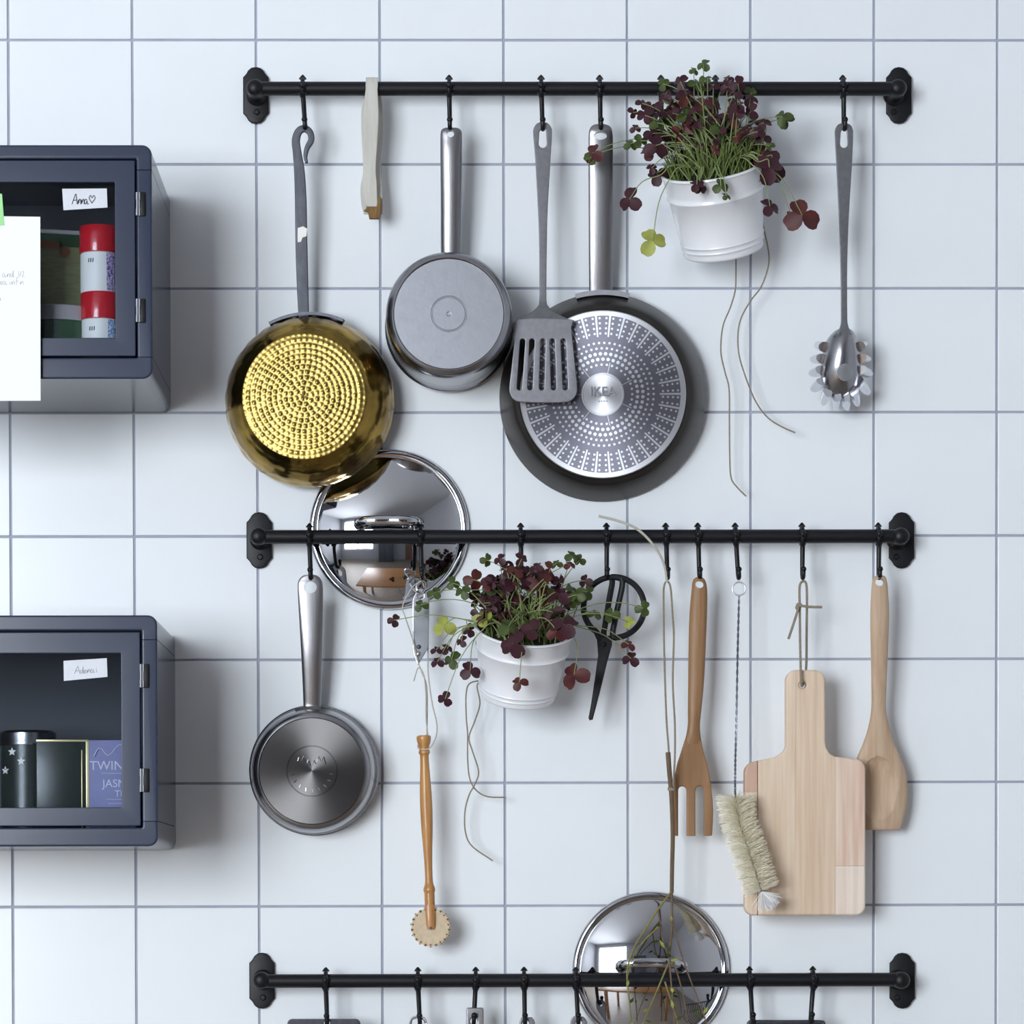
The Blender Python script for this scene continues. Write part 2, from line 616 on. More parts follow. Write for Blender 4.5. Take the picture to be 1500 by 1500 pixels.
def cut(vf, cutter):
    a, b = tmpobj(vf), tmpobj(cutter)
    md = a.modifiers.new('b', 'BOOLEAN')
    md.operation = 'DIFFERENCE'
    md.object = b
    md.solver = 'EXACT'
    r = grab(a)
    for o in (a, b):
        me = o.data
        bpy.data.objects.remove(o)
        bpy.data.meshes.remove(me)
    return r


def drill(px, py, d, rx, rz=None, length=0.08, n=20):
    """cylinder along y for boolean holes, radii in pixels"""
    c = P(px, py, d)
    s = S(d)
    rz = rz or rx
    rings = []
    for yy in (-length / 2, length / 2):
        rings.append([c + Vector((rx * s * math.cos(2 * math.pi * k / n), yy, rz * s * math.sin(2 * math.pi * k / n))) for k in range(n)])
    return loft(rings)


def text_mesh(txt, size, thick=0.0003, bold=0.0):
    cu = bpy.data.curves.new('tmp', 'FONT')
    cu.body = txt
    cu.size = size
    cu.extrude = thick
    cu.offset = bold
    cu.align_x = 'CENTER'
    cu.align_y = 'CENTER'
    ob = bpy.data.objects.new('tmp', cu)
    COL.objects.link(ob)
    vs, fs = grab(ob)
    bpy.data.objects.remove(ob)
    bpy.data.curves.remove(cu)
    return [Vector((v.x, -v.z, v.y)) for v in vs], fs


def shift(vf, off, rot=None):
    if rot is not None:
        return [rot @ v + off for v in vf[0]], vf[1]
    return [v + off for v in vf[0]], vf[1]


def mesh_of(name, vf, m, origin, smooth=True, angle=35):
    me = bpy.data.meshes.new(name)
    me.from_pydata([tuple(v - origin) for v in vf[0]], [], vf[1])
    bm = bmesh.new()
    bm.from_mesh(me)
    bmesh.ops.remove_doubles(bm, verts=bm.verts[:], dist=1e-6)
    bmesh.ops.recalc_face_normals(bm, faces=bm.faces[:])
    bm.to_mesh(me)
    bm.free()
    if smooth:
        me.shade_smooth()
        me.set_sharp_from_angle(angle=math.radians(angle))
    me.materials.append(M[m] if isinstance(m, str) else m)
    return me


def world_loc(o):
    v = Vector((0, 0, 0))
    while o is not None:
        v += o.location
        o = o.parent
    return v


def part(name, vf, m, parent, origin=None, smooth=True, angle=35, label=None, kind=None, wn=False):
    """one mesh, vertices given in room coordinates, as a child of a thing or of a part"""
    pl = world_loc(parent) if parent is not None else Vector((0, 0, 0))
    org = Vector(origin) if origin is not None else pl
    o = bpy.data.objects.new(name, mesh_of(name, vf, m, org, smooth, angle))
    o.location = org - pl
    COL.objects.link(o)
    if wn:
        md = o.modifiers.new('weighted_normals', 'WEIGHTED_NORMAL')
        md.keep_sharp = True
    if parent is not None:
        o.parent = parent
    if label:
        o['label'] = label
    if kind:
        o['kind'] = kind
    return o


def thing(name, label, cat, loc, group=None):
    o = bpy.data.objects.new(name, None)
    o.empty_display_size = 0.02
    o.location = loc
    COL.objects.link(o)
    o['label'] = label
    o['category'] = cat
    if group:
        o['group'] = group
    return o


def single(name, vf, m, label, cat, group=None, origin=None, smooth=True, angle=35):
    if origin is None:
        origin = sum((Vector(v) for v in vf[0]), Vector()) / len(vf[0])
    o = part(name, vf, m, None, origin, smooth, angle)
    o['label'] = label
    o['category'] = cat
    if group:
        o['group'] = group
    return o


def struct(name, vf, m, parent=None, smooth=False):
    o = part(name, vf, m, parent, smooth=smooth)
    if parent is None:
        o['kind'] = 'structure'
    return o


def pxpath(pts, n=6):
    """(px, py, d) list -> smooth path in the room"""
    return catmull([P(*p_) for p_ in pts], n)


# ================================================================== the room
def wall_box(x0, x1, y0, y1, z0, z1):
    return box(((x0 + x1) / 2, (y0 + y1) / 2, (z0 + z1) / 2), (x1 - x0, y1 - y0, z1 - z0))


T = 0.2
wb = struct('wall_back', wall_box(ROOM_X0 - T, ROOM_X1 + T, 0.0022, T, 0, ROOM_H), 'grout')
struct('floor', wall_box(ROOM_X0 - T, ROOM_X1 + T, ROOM_Y1 - T, T, -0.1, 0), 'floor')
struct('ceiling', wall_box(ROOM_X0 - T, ROOM_X1 + T, ROOM_Y1 - T, T, ROOM_H, ROOM_H + 0.1), 'ceiling')
struct('wall_right', wall_box(ROOM_X1, ROOM_X1 + T, ROOM_Y1, 0.0, 0, ROOM_H), 'paint')
struct('wall_left', wall_box(ROOM_X0 - T, ROOM_X0, ROOM_Y1, 0.0, 0, ROOM_H), 'greypaint')
w = WIN
fw = []
for xa, xb, za, zb in ((ROOM_X0 - T, w['x0'], 0, ROOM_H), (w['x0'], w['x1'], 0, w['z0']), (w['x0'], w['x1'], w['z1'], ROOM_H), (w['x1'], ROOM_X1 + T, 0, ROOM_H)):
    fw.append(wall_box(xa, xb, ROOM_Y1 - T, ROOM_Y1, za, zb))
struct('wall_front', join(*fw), 'greypaint')


def window(name, horizontal, a0, a1, z0, z1, wallpos, mull):
    """frame, casement bars and panes; horizontal = runs along x"""
    def bx(u0, u1, zz0, zz1, t0, t1):
        return wall_box(u0, u1, t0, t1, zz0, zz1) if horizontal else wall_box(t0, t1, u0, u1, zz0, zz1)
    f = 0.06
    t0, t1 = wallpos - 0.13, wallpos - 0.06
    fr = struct(name, join(bx(a0, a0 + f, z0, z1, t0, t1), bx(a1 - f, a1, z0, z1, t0, t1), bx(a0 + f, a1 - f, z0, z0 + f, t0, t1), bx(a0 + f, a1 - f, z1 - f, z1, t0, t1)), 'whiteframe')
    us = [a0 + f + (a1 - a0 - 2 * f) * k / mull for k in range(mull + 1)]
    for k in range(1, mull):
        part('mullion', bx(us[k] - 0.035, us[k] + 0.035, z0 + f, z1 - f, t0, t1), 'whiteframe', fr, smooth=False)
    for k in range(mull):
        part('pane', bx(us[k] + 0.036 * (k > 0), us[k + 1] - 0.036 * (k < mull - 1), z0 + f, z1 - f, wallpos - 0.1, wallpos - 0.096), 'winglass', fr, smooth=False)
    part('window_sill', bx(a0 - 0.04, a1 + 0.04, z0 - 0.035, z0, wallpos - 0.06, wallpos + 0.05), 'whiteframe', fr, smooth=False)


window('window_1', True, w['x0'], w['x1'], w['z0'], w['z1'], ROOM_Y1, 2)

# tiles: 15 cm, each a piece of its own in the tiled wall
bm = bmesh.new()
bmesh.ops.create_cube(bm, size=1.0)
TS = 0.1472
for v in bm.verts:
    v.co = Vector((v.co.x * TS, v.co.y * 0.008, v.co.z * TS))
bmesh.ops.bevel(bm, geom=bm.edges[:], offset=0.0009, segments=2, profile=0.5, affect='EDGES')
tile_me = mesh_of('tile', dump(bm), 'tile', Vector((0, 0, 0)), True, 12)
rt = random.Random(3)
for c in range(-4, 12):
    for r_ in range(-3, 12):
        o = bpy.data.objects.new('tile', tile_me)
        o.location = ((c + 0.5) * 0.15 + rt.uniform(-1, 1) * 0.0001, 0.004 + rt.uniform(0, 1) * 0.0002, ZOFF - (r_ + 0.5) * 0.15 + rt.uniform(-1, 1) * 0.0001)
        o.rotation_euler = (rt.uniform(-1, 1) * 0.0012, 0, rt.uniform(-1, 1) * 0.0012)
        o.parent = wb
        COL.objects.link(o)

# things across the room that the polished lids mirror
t = thing('dining_table', 'wooden dining table out in the room, mirrored in the pan lids', 'table', (0.55, -1.75, 0))
part('tabletop', box((0.55, -1.75, 0.735), (1.6, 0.9, 0.035), 0.006), 'tablewood', t)
for sx in (-1, 1):
    for sy in (-1, 1):
        part('leg', box((0.55 + sx * 0.66, -1.75 + sy * 0.34, 0.359), (0.06, 0.06, 0.717), 0.004), 'tablewood', t)
t = thing('tall_cupboard', 'tall dark grey cupboard against the wall behind the camera', 'cupboard', (0.2, ROOM_Y1 + .3, 0))
yc = ROOM_Y1 + .3
part('body', box((0.2, yc, 1.05), (1.0, 0.58, 2.1), 0.004), 'darkgrey', t)
for sx in (-1, 1):
    dr = part('door', box((0.2 + sx * 0.249, yc + .3, 1.05), (0.49, 0.02, 2.06), 0.003), 'darkgrey', t)
    part('handle', tube([Vector((0.2 + sx * 0.04, yc + .32, 0.95)), Vector((0.2 + sx * 0.04, yc + .32, 1.15))], 0.006, 8), 'chrome', dr)
t = thing('brown_door', 'brown wooden door in the wall behind the camera', 'door', (2.0, ROOM_Y1, 0))
yc = ROOM_Y1 + .036
part('door_frame', join(box((1.64, yc, 1.05), (0.06, 0.07, 2.1)), box((2.4, yc, 1.05), (0.06, 0.07, 2.1)), box((2.02, yc, 2.135), (0.82, 0.07, 0.07))), 'brownpanel', t, smooth=False)
dr = part('door_leaf', box((2.02, yc - .01, 1.045), (0.7, 0.045, 2.09), 0.003), 'brownpanel', t)
part('handle', tube([Vector((1.74, yc + .012, 1.0)), Vector((1.74, yc + .06, 1.0)), Vector((1.86, yc + .06, 1.0))], 0.009, 8), 'chrome', dr)


# ================================================================== rails and hooks
RD = 0.04                        # rail axis in front of the wall
RAILS = {'top': (372, 1316, 130, 141, 'topmost'), 'mid': (377, 1320, 786, 792, 'middle'), 'low': (381, 1321, 1436, 1436.5, 'lowest')}
RAILZ = {}


def bracket(rail, px, py, pyr):
    o = P(px, py, 0.0)
    s = S(0.0)
    pts = []
    for sgn in (1, -1):
        for dx, dy in ((18.5 * sgn, -26 * sgn), (18.5 * sgn, 26 * sgn), (15.5 * sgn, 29 * sgn), (13.5 * sgn, 31.5 * sgn), (11 * sgn, 36 * sgn), (6.5 * sgn, 39.7 * sgn), (0, 41 * sgn), (-6.5 * sgn, 39.7 * sgn), (-11 * sgn, 36 * sgn), (-13.5 * sgn, 31.5 * sgn), (-15.5 * sgn, 29 * sgn)):
            pts.append((dx, dy))
    pl = outline_solid([[(o.x + a * s, o.z + b_ * s) for a, b_ in pts]], 0.006, 0.0015)
    br = part('bracket', shift(pl, Vector((0, -0.003, 0))), 'black', rail)
    c = P(px - 1, pyr, RD)
    c.y = 0
    fr = (c, Vector((1, 0, 0)), Vector((0, 0, 1)), Vector((0, -1, 0)))
    part('post', lathe(fr, [(0.0125, 0.004), (0.0125, 0.0075), (0.0105, 0.0095), (0.0085, 0.013), (0.0085, 0.026), (0.0098, 0.029), (0.0104, 0.034), (0.0104, 0.045), (0.009, 0.049), (0.0055, 0.0518), (0, 0.0525)], 24), 'black', br)
    part('screw', lathe((Vector((c.x, 0, o.z - 0.0205)), fr[1], fr[2], fr[3]), [(0.0038, 0.004), (0.0038, 0.0065), (0.0025, 0.0078), (0, 0.008)], 14), 'black', br)
    return c.x


for key, (xa, xb, yr, yb, word) in RAILS.items():
    c = P((xa + xb) / 2, yr, RD)
    RAILZ[key] = c.z
    rail = thing('hanging_rail', {'top': 'black metal rail holding the brass pan and frying pan', 'mid': 'black metal rail holding the scissors, board and wooden fork', 'low': 'black metal rail with the twig bunch hanging in front of it'}[key], 'rail', (c.x, 0, c.z), 'black kitchen rails on the tiled wall')
    x0 = bracket(rail, xa + 3, yb, yr)
    x1 = bracket(rail, xb, yb, yr)
    part('bar', tube([Vector((x0 - 0.004, -RD, c.z)), Vector((x1 + 0.004, -RD, c.z))], 0.0083, 20), 'black', rail)


def hook(key, px_top, px_bot, what):
    """S-hook: closed eye over the rail, small point on top, stem, open crook with a ball end"""
    yr = RAILS[key][2]
    z = RAILZ[key]
    c = P(px_top, yr, RD + 0.01)
    dxb = P(px_bot, yr + 60, RD + 0.013).x - c.x
    pts = []
    R_ = 0.0108
    for k in range(13):
        a = math.radians(-60 + 25 * k)          # from lower back over the top to the front
        pts.append((-RD + R_ * math.cos(a), R_ * math.sin(a)))
    # now at front slightly below the axis; run down the stem
    pts += [(-RD - 0.0098, -0.0085), (-RD - 0.008, -0.016), (-RD - 0.0075, -0.03), (-RD - 0.0075, -0.044)]
    for k in range(1, 8):
        a = math.radians(180 * k / 7)
        pts.append((-RD - 0.0135 + 0.006 * math.cos(a), -0.0455 - 0.006 * math.sin(a)))
    pts.append((-RD - 0.020, -0.0425))
    path = [Vector((c.x + dxb * max(0, -zz) / 0.05, yy, z + zz)) for yy, zz in pts]
    nub = tube([Vector((c.x, -RD, z + 0.0115)), Vector((c.x, -RD, z + 0.0135)), Vector((c.x, -RD, z + 0.0165))], [0.0048, 0.0036, 0.001], 10)
    kn = ball(Vector((c.x, -RD - 0.0125, z + 0.0015)), 0.0042, 8)
    collar = tube([Vector((c.x, -RD - 0.0105, z - 0.007)), Vector((c.x + dxb * .2, -RD - 0.0088, z - 0.0125))], [0.0052, 0.003], 10)
    end = ball(path[-1] + Vector((0, 0, 0.001)), 0.0036, 8)
    vf = join(tube(catmull(path, 3), [lerp_table([(0, 0.0024), (8 * 3, 0.0025), (12 * 3, 0.0032), (17 * 3, 0.0027), (999, 0.0025)], i) for i in range((len(path) - 1) * 3 + 1)], 10), nub, kn, collar, end)
    return single('rail_hook', vf, 'black', what, 'hook', 'black hooks on the rails', origin=Vector((c.x, -RD, z)))


HD = RD + 0.0135                 # depth of the crook of a hook
hook('top', 443, 447, 'black hook on the topmost rail carrying the brass pan')
hook('top', 658, 659, 'black hook on the topmost rail carrying the saucepan with worn round base')
hook('top', 793, 795, 'black hook on the topmost rail carrying the slotted turner')
hook('top', 879, 880, 'black hook on the topmost rail carrying the dark frying pan')
hook('top', 969, 969, 'black hook in the leaves of the plant on the topmost rail, beside the frying pan')
hook('top', 1049, 1050, 'black hook behind the middle of the plant on the topmost rail')
hook('top', 1236, 1237, 'black hook on the topmost rail carrying the pasta spoon')
hook('mid', 453, 455, 'black hook on the middle rail carrying the small spun steel pan')
hook('mid', 616, 618, 'black hook in front of the lid, carrying the steel opener and pastry wheel')
hook('mid', 763, 764, 'black hook on the middle rail carrying the plant with white pot')
hook('mid', 889, 889, 'black hook on the middle rail carrying the black scissors')
hook('mid', 976, 978, 'black hook on the middle rail with the long twine of the twig bunch')
hook('mid', 1023, 1025, 'black hook on the middle rail carrying the wooden fork')
hook('mid', 1078, 1082, 'black hook on the middle rail carrying the cream bottle brush')
hook('mid', 1176, 1176, 'black hook on the middle rail carrying the cutting board')
hook('mid', 1288, 1288, 'black hook on the middle rail carrying the wooden spoon')
hook('low', 477, 479, 'black hook on the lowest rail carrying the flat grey grater')
hook('low', 612, 615, 'black hook on the lowest rail carrying the wire whisk')
hook('low', 697, 694, 'black hook on the lowest rail carrying the steel ladle')
hook('low', 768, 769, 'black hook on the lowest rail carrying the narrow grey serving spoon')
hook('low', 844, 847, 'black hook at the edge of the lid on the lowest rail')
hook('low', 1099, 1103, 'black hook at the end of the grey wire basket nearer the polished lid')
hook('low', 1192, 1188, 'black hook at the end of the grey wire basket nearer the rail bracket')


# ================================================================== cabinets on the left
def cabinet(name, label, right, top, bottom, door_r, door_t, door_b, gl_r, gl_t, gl_b, hinges, seams):
    dF = 0.26
    left = right - 560
    root = thing(name, label, 'cabinet', P((left + right) / 2, bottom, 0.13), 'blue-grey glass-door wall cabinets')
    mirror = lambda x: left + right - x
    a, b_ = P(left, bottom, dF), P(right, top, dF)
    s = S(dF)
    outer = rrect(a.x, a.z, b_.x, b_.z, 0.011, 6)
    q0, q1 = P(mirror(door_r + 2.2), door_b + 2.2, dF), P(door_r + 2.2, door_t - 2.2, dF)
    inner = rrect(q0.x, q0.z, q1.x, q1.z, 0.001, 1)
    shell = outline_solid([outer, inner], dF - 0.002, 0.0022, 3)
    shell = shift(shell, Vector((0, -(dF + 0.002) / 2, 0)))
    bm = bmesh.new()
    ob = tmpobj(shell)
    bm.from_mesh(ob.data)
    me = ob.data
    bpy.data.objects.remove(ob)
    bpy.data.meshes.remove(me)
    zs = [P(right, y, dF).z for y in seams]
    pieces = [('body_top', zs[0] + 0.0004, 9), ('body', zs[1] + 0.0004, zs[0] - 0.0004), ('body_bottom', -9, zs[1] - 0.0004)]
    for nm, lo, hi in pieces:
        b2 = bm.copy()
        for zc, up in ((lo, False), (hi, True)):
            if abs(zc) < 8:
                g = b2.verts[:] + b2.edges[:] + b2.faces[:]
                rr = bmesh.ops.bisect_plane(b2, geom=g, plane_co=(0, 0, zc), plane_no=(0, 0, 1), clear_outer=up, clear_inner=not up)
                ed = [e for e in rr['geom_cut'] if isinstance(e, bmesh.types.BMEdge)]
                bmesh.ops.holes_fill(b2, edges=ed)
        if nm == 'body':
            for sgn in (1, -1):
                b3 = b2.copy()
                bmesh.ops.delete(b3, geom=[f_ for f_ in b3.faces if (f_.calc_center_median().x - (a.x + b_.x) / 2) * sgn < 0], context='FACES')
                bmesh.ops.delete(b3, geom=[v_ for v_ in b3.verts if not v_.link_faces], context='VERTS')
                part('side_panel', dump(b3), 'lacquer', root, angle=40, wn=True)
            b2.free()
        else:
            part(nm, dump(b2), 'lacquer', root, angle=40, wn=True)
    bm.free()
    part('back_panel', wall_box(q0.x - 0.004, q1.x + 0.004, -0.012, -0.003, q0.z - 0.004, q1.z + 0.004), 'inside', root, smooth=False)
    # door
    lp = []
    for (xr, yt, yb, rr) in ((door_r, door_t, door_b, 0.0015), (gl_r, gl_t, gl_b, 0.001)):
        u0, u1 = P(mirror(xr), yb, dF), P(xr, yt, dF)
        lp.append(rrect(u0.x, u0.z, u1.x, u1.z, rr, 2))
    door = part('door', shift(outline_solid(lp, 0.016, 0.001, 2), Vector((0, -dF + 0.0072, 0))), 'lacquer', root, angle=40, wn=True)
    u0, u1 = P(mirror(gl_r), gl_b, dF), P(gl_r, gl_t, dF)
    part('pane', wall_box(u0.x - 0.003, u1.x + 0.003, -dF + 0.0062, -dF + 0.0095, u0.z - 0.003, u1.z + 0.003), 'glass', door, smooth=False)
    for hx, hy in hinges:
        p0, p1 = P(hx, hy + 17, dF + 0.003), P(hx, hy - 17, dF + 0.003)
        h = part('hinge', join(tube([p0, p1], 0.0024, 10), tube([p0, p0.lerp(p1, .3)], 0.0028, 10), tube([p0.lerp(p1, .68), p1], 0.0028, 10)), 'chrome', root)
        pa = P(hx + 5.5, hy, dF + 0.001)
        part('hinge_plate', box(pa, (0.0085, 0.003, 0.027), 0.0008), 'black', h)
    return root, q0, q1, u0, u1


cab1, f0, f1, g0, g1 = cabinet('wall_cabinet', 'blue-grey glass-door cabinet holding red-capped jars, white sheet taped on it', 222, 212, 555, 197.5, 235, 522, 168, 267, 495, ((202, 299), (202, 455)), (249, 523))
cab2, e0, e1, h0, h1 = cabinet('wall_cabinet', 'blue-grey glass-door cabinet holding black tins and a lavender tea box', 230, 901, 1241, 205, 926, 1211, 177, 957, 1183.5, ((207.5, 990), (207.5, 1143)), (937, 1203))


def strokes(lines, o, sx, sz, rad, rot=0.0):
    out = []
    R_ = Matrix.Rotation(rot, 3, 'Y')
    for ln in lines:
        pts = [o + R_ @ Vector((a * sx, 0, b_ * sz)) for a, b_ in ln]
        out.append(tube(catmull(pts, 4), rad, 5))
    return join(*out)


A_ = [[(0, 0), (.25, .7), (.42, 1.05), (.5, .5), (.55, 0)], [(.1, .38), (.5, .42)]]
def n_(x): return [[(x, 0), (x + .05, .45), (x + .08, .1), (x + .2, .5), (x + .3, .4), (x + .32, 0)]]
def a_(x): return [[(x + .28, .42), (x + .1, .5), (x, .2), (x + .12, 0), (x + .28, .35), (x + .3, .02), (x + .45, .05)]]
def e_(x): return [[(x, .2), (x + .22, .3), (x + .15, .48), (x + .02, .3), (x + .08, 0), (x + .28, .1)]]
def d_(x): return a_(x) + [[(x + .28, .42), (x + .32, 1.0), (x + .3, 0)]]
def i_(x): return [[(x, .45), (x + .02, 0)], [(x + .03, .7), (x + .05, .75)]]
HEART = [[(2.15, .1), (1.85, .6), (2.0, .9), (2.15, .65), (2.35, .9), (2.48, .6), (2.15, .1)]]

# small labels stuck on the panes, and the sheet of paper
def card(pxs, d, th=0.0004):
    return flat([pxs], d, th, 0.0001, 0)


t = thing('name_label', 'small white paper label with a drawn heart on the upper cabinet glass', 'label', P(125, 307, 0.2545))
part('paper', card([(91, 276.5), (156.5, 276), (157.5, 304), (93, 308)], 0.2542), 'label', t, smooth=False)
part('handwriting', strokes(A_ + n_(.62) + n_(.98) + a_(1.34) + HEART, P(105.5, 299, 0.2546), 13.5 * S(.25), 14 * S(.25), 0.00045), 'ink', t)
t = thing('name_label', 'small white paper label with faint writing on the lower cabinet glass', 'label', P(125, 997, 0.2545))
part('paper', card([(93, 968), (156.5, 964), (157.5, 991.5), (93.5, 997.5)], 0.2542), 'label', t, smooth=False)
part('handwriting', strokes(A_ + d_(.62) + e_(1.0) + n_(1.32) + a_(1.7) + i_(2.3), P(109, 987, 0.2546), 14 * S(.25), 10 * S(.25), 0.0003, -0.06), 'inkpale', t)

dS = 0.268
t = thing('paper_sheet', 'white sheet of handwritten paper taped to the upper cabinet door', 'paper', P(-40, 587, dS))
part('sheet', card([(-150, 315), (59, 317.5), (59.5, 587), (-150, 588)], dS), 'paper', t, smooth=False)
part('tape', card([(-50, 278), (3, 284), (6.5, 330), (-48, 336)], dS + 0.0006), 'greentape', t, smooth=False)
wr = strokes(a_(-.2) + n_(.3) + d_(.7) + [[(1.6, .9), (1.7, .1), (1.95, .9)], [(2.1, .8), (2.2, .85), (2.15, .45), (2.0, .1), (2.3, .1)]], P(6, 406, dS + .0004), 13 * S(dS), 10 * S(dS), 0.00016)
wr2 = strokes([[(-.5, 0), (-.45, .9), (-.2, .5), (-.1, 0)]] + e_(0) + a_(.3) + i_(1.0) + n_(1.2) + [[(1.7, 0), (1.75, 1), (1.95, 1)], [(1.7, .5), (1.9, .5)]] + n_(2.1), P(0, 417, dS + .0004), 14 * S(dS), 10 * S(dS), 0.00016)
part('handwriting', join(wr, wr2, strokes(a_(0) + n_(-.5), P(-2, 440, dS + .0004), 9 * S(dS), 8 * S(dS), 0.0002)), 'inkpale', t)


# things inside the upper cabinet; cabinet floors
F1, F2 = f0.z, e0.z
UP = Vector((0, 0, 1))


def vert_frame(px, py, d, z):
    c = P(px, py, d)
    return (Vector((c.x, c.y, z)), Vector((1, 0, 0)), Vector((0, 1, 0)), UP)


def spice_jar(px, d, z0, hb, hc, r, pat, label):
    fr = vert_frame(px, 400, d, z0)
    t = thing('spice_jar', label, 'jar', fr[0], 'red-capped spice jars')
    body = part('body', lathe(fr, [(0, 0), (r * .93, 0), (r * .96, .002), (r * .96, hb - .001), (r * .9, hb)], 40), 'whiteprint', t)
    part('printed_band', lathe(fr, [(r * .965, .001), (r * .975, .0015), (r * .975, hb - .002), (r * .965, hb - .0015)], 20, math.radians(-62), math.radians(20)), pat, body)
    fx = fr[0] + Vector((0, 0, 0))
    for k in range(3):
        a_c = math.radians(-118 + 7 * k)
        p0 = fx + Vector((r * .972 * math.cos(a_c), r * .972 * math.sin(a_c), hb * .72))
        part('printed_letter', tube([p0, p0 + Vector((0.0004, 0, .0045))], .0006, 5), 'ink', body)
    cap = [(r * .9, hb), (r, hb), (r * 1.01, hb + .001), (r * 1.01, hb + hc - .002), (r * .97, hb + hc), (0, hb + hc)]
    part('cap', lathe(fr, cap, 40), 'red', t)
    return z0 + hb + hc


s20 = S(0.2)
zc = P(146, 431, 0.2).z            # top of the lower jar
zb = F1 + 0.0004
z1 = spice_jar(147, 0.2, zb, zc - zb - 0.0305, 0.0305, 0.0228, 'bluepat', 'red-capped spice jar with blue patterned band standing on the cabinet floor')
spice_jar(145.5, 0.2, z1 + 0.0002, 0.0455, 0.0305, 0.0226, 'violetpat', 'red-capped spice jar with violet patterned band stacked on another jar')
# stack of tins behind
fr = vert_frame(85, 470, 0.17, zb)
zt = P(85, 478, 0.17).z
zl = P(85, 456, 0.17).z
t = thing('round_tin', 'flat green round tin with grey lid lying under the olive tin', 'tin', fr[0])
part('body', lathe(fr, [(0, 0), (.046, 0), (.047, .001), (.047, zt - zb)], 40), 'greentin', t)
part('lid', lathe(fr, [(.047, zt - zb), (.0485, zt - zb), (.0485, zl - zb - .001), (.047, zl - zb), (0, zl - zb)], 40), 'greytin', t)
Rt = Matrix.Rotation(math.radians(14), 3, 'Z')
c = P(84, 450, 0.16)
base = Vector((c.x, c.y, zl + 0.0003))
hh = P(84, 338, 0.17).z - base.z
t = thing('tea_tin', 'green tin with olive label standing on the flat round tin', 'tin', base)
def rb(cx, cy, cz, sx, sy, sz, bev=.002): return shift(box((cx, cy, cz), (sx, sy, sz), bev), base, Rt)
part('body', rb(0, 0, hh * .47, .062, .04, hh * .94), 'greentin', t)
part('lid', rb(0, 0, hh * .97, .056, .036, hh * .06), 'greytin', t)
part('printed_label', rb(0, -.0202, hh * .42, .052, .0008, hh * .72, .0002), 'olive', t)
part('crest', join(rb(-.012, -.0208, hh * .8, .024, .0006, .008, .0001), shift(lathe((Vector((.006, -.0206, hh * .72)), Vector((1, 0, 0)), UP, Vector((0, -1, 0))), [(0.0065, 0), (.0065, .0006), (0, .0006)], 16), base, Rt)), 'brownprint', t)

# lower cabinet
zb = F2 + 0.0004
c = P(41, 1100, 0.118)
fr = (Vector((c.x, c.y, zb)), Vector((1, 0, 0)), Vector((0, 1, 0)), UP)
zt, zl = P(40, 1091, .15).z, P(40, 1069, .15).z
t = thing('flower_tin', 'dark round tin with silver lid and small white flowers', 'tin', fr[0])
part('body', lathe(fr, [(0, 0), (.031, 0), (.032, .001), (.032, zt - zb)], 40), 'blacktin', t)
part('lid', lathe(fr, [(.032, zt - zb), (.0335, zt - zb), (.034, zt - zb + .002), (.0335, zt - zb + .004), (.0335, zl - zb - .003), (.03, zl - zb), (0, zl - zb)], 40), 'steel', t)
for fx, fy in ((17, 1101), (31, 1115), (6, 1128)):
    q = P(fx, fy, .15)
    st = [(math.cos(a) * r_ + q.x, math.sin(a) * r_ + q.z) for k in range(10) for a, r_ in [(math.pi * k / 5 + .3, .0052 if k % 2 == 0 else .0024)]]
    yy = c.y - math.sqrt(max(.0323 ** 2 - (q.x - c.x) ** 2, 1e-6))
    fl = outline_solid([st], .0008, .0001, 0)
    part('flower', ([Vector((v.x, v.y + c.y - math.sqrt(max(.0323 ** 2 - (v.x - c.x) ** 2, 1e-6)), v.z)) for v in fl[0]], fl[1]), 'whiteprint', t, smooth=False)
q0, q1 = P(49, 1086, .215), P(126, 1083, .215)
zt = q1.z
Rb = Matrix.Rotation(math.radians(6), 3, 'Z')
base = Vector(((q0.x + q1.x) / 2, -.185, zb))
wd, ht = q1.x - q0.x, zt - zb
t = thing('black_tin', 'square black tin with thin gold edges', 'tin', base)
def rb(cx, cy, cz, sx, sy, sz, bev=.001): return shift(box((cx, cy, cz), (sx, sy, sz), bev), base, Rb)
part('body', rb(0, 0, ht / 2, wd, .05, ht, .0015), 'blacktin', t)
part('gold_edge', join(rb(wd / 2 - .0018, -.0252, ht / 2, .0036, .001, ht, .0002), rb(0, -.0252, ht - .0012, wd, .001, .0022, .0002), rb(wd / 2 - .0082, -.0252, ht / 2 - .006, .0012, .001, ht - .012, .0002)), 'gold', t)
bz0 = zb
ctr = P(166, 1140, .225)
zt = P(166, 1084, .225).z
Rb = Matrix.Rotation(math.radians(-3), 3, 'Z')
base = Vector((ctr.x, -.2, zb))
t = thing('tea_box', 'lavender card tea box with pale printed lettering', 'box', base)
ht = zt - zb
part('body', shift(box((0, 0, ht / 2), (.054, .046, ht), .0006), base, Rb), 'lavender', t)
def on_box(px, py):
    q = P(px, py, .2232)
    return Vector((q.x, base.y - .0236, q.z))
prints = []
for txt, px, py, hpx in (('TWININGS', 177, 1122, 15), ('JASMINE', 180, 1148, 13), ('TEA', 180, 1163, 11)):
    prints.append(shift(text_mesh(txt, hpx * 1.25 * S(.22), .0002), on_box(px, py), Rb))
part('printed_lettering', join(*prints), 'lavprint', t, smooth=False)
part('printed_wave', tube(catmull([on_box(x, y) for x, y in ((138, 1108), (143, 1098), (149, 1097), (157, 1106), (164, 1103), (170, 1095), (177, 1091), (184, 1096))], 5), .0006, 5), 'lavprint', t)
for xa, ya in ((148, 1133), (155, 1171), (158, 1177)):
    part('printed_line', tube([on_box(xa, ya), on_box(184, ya)], .0004, 5), 'lavprint', t)


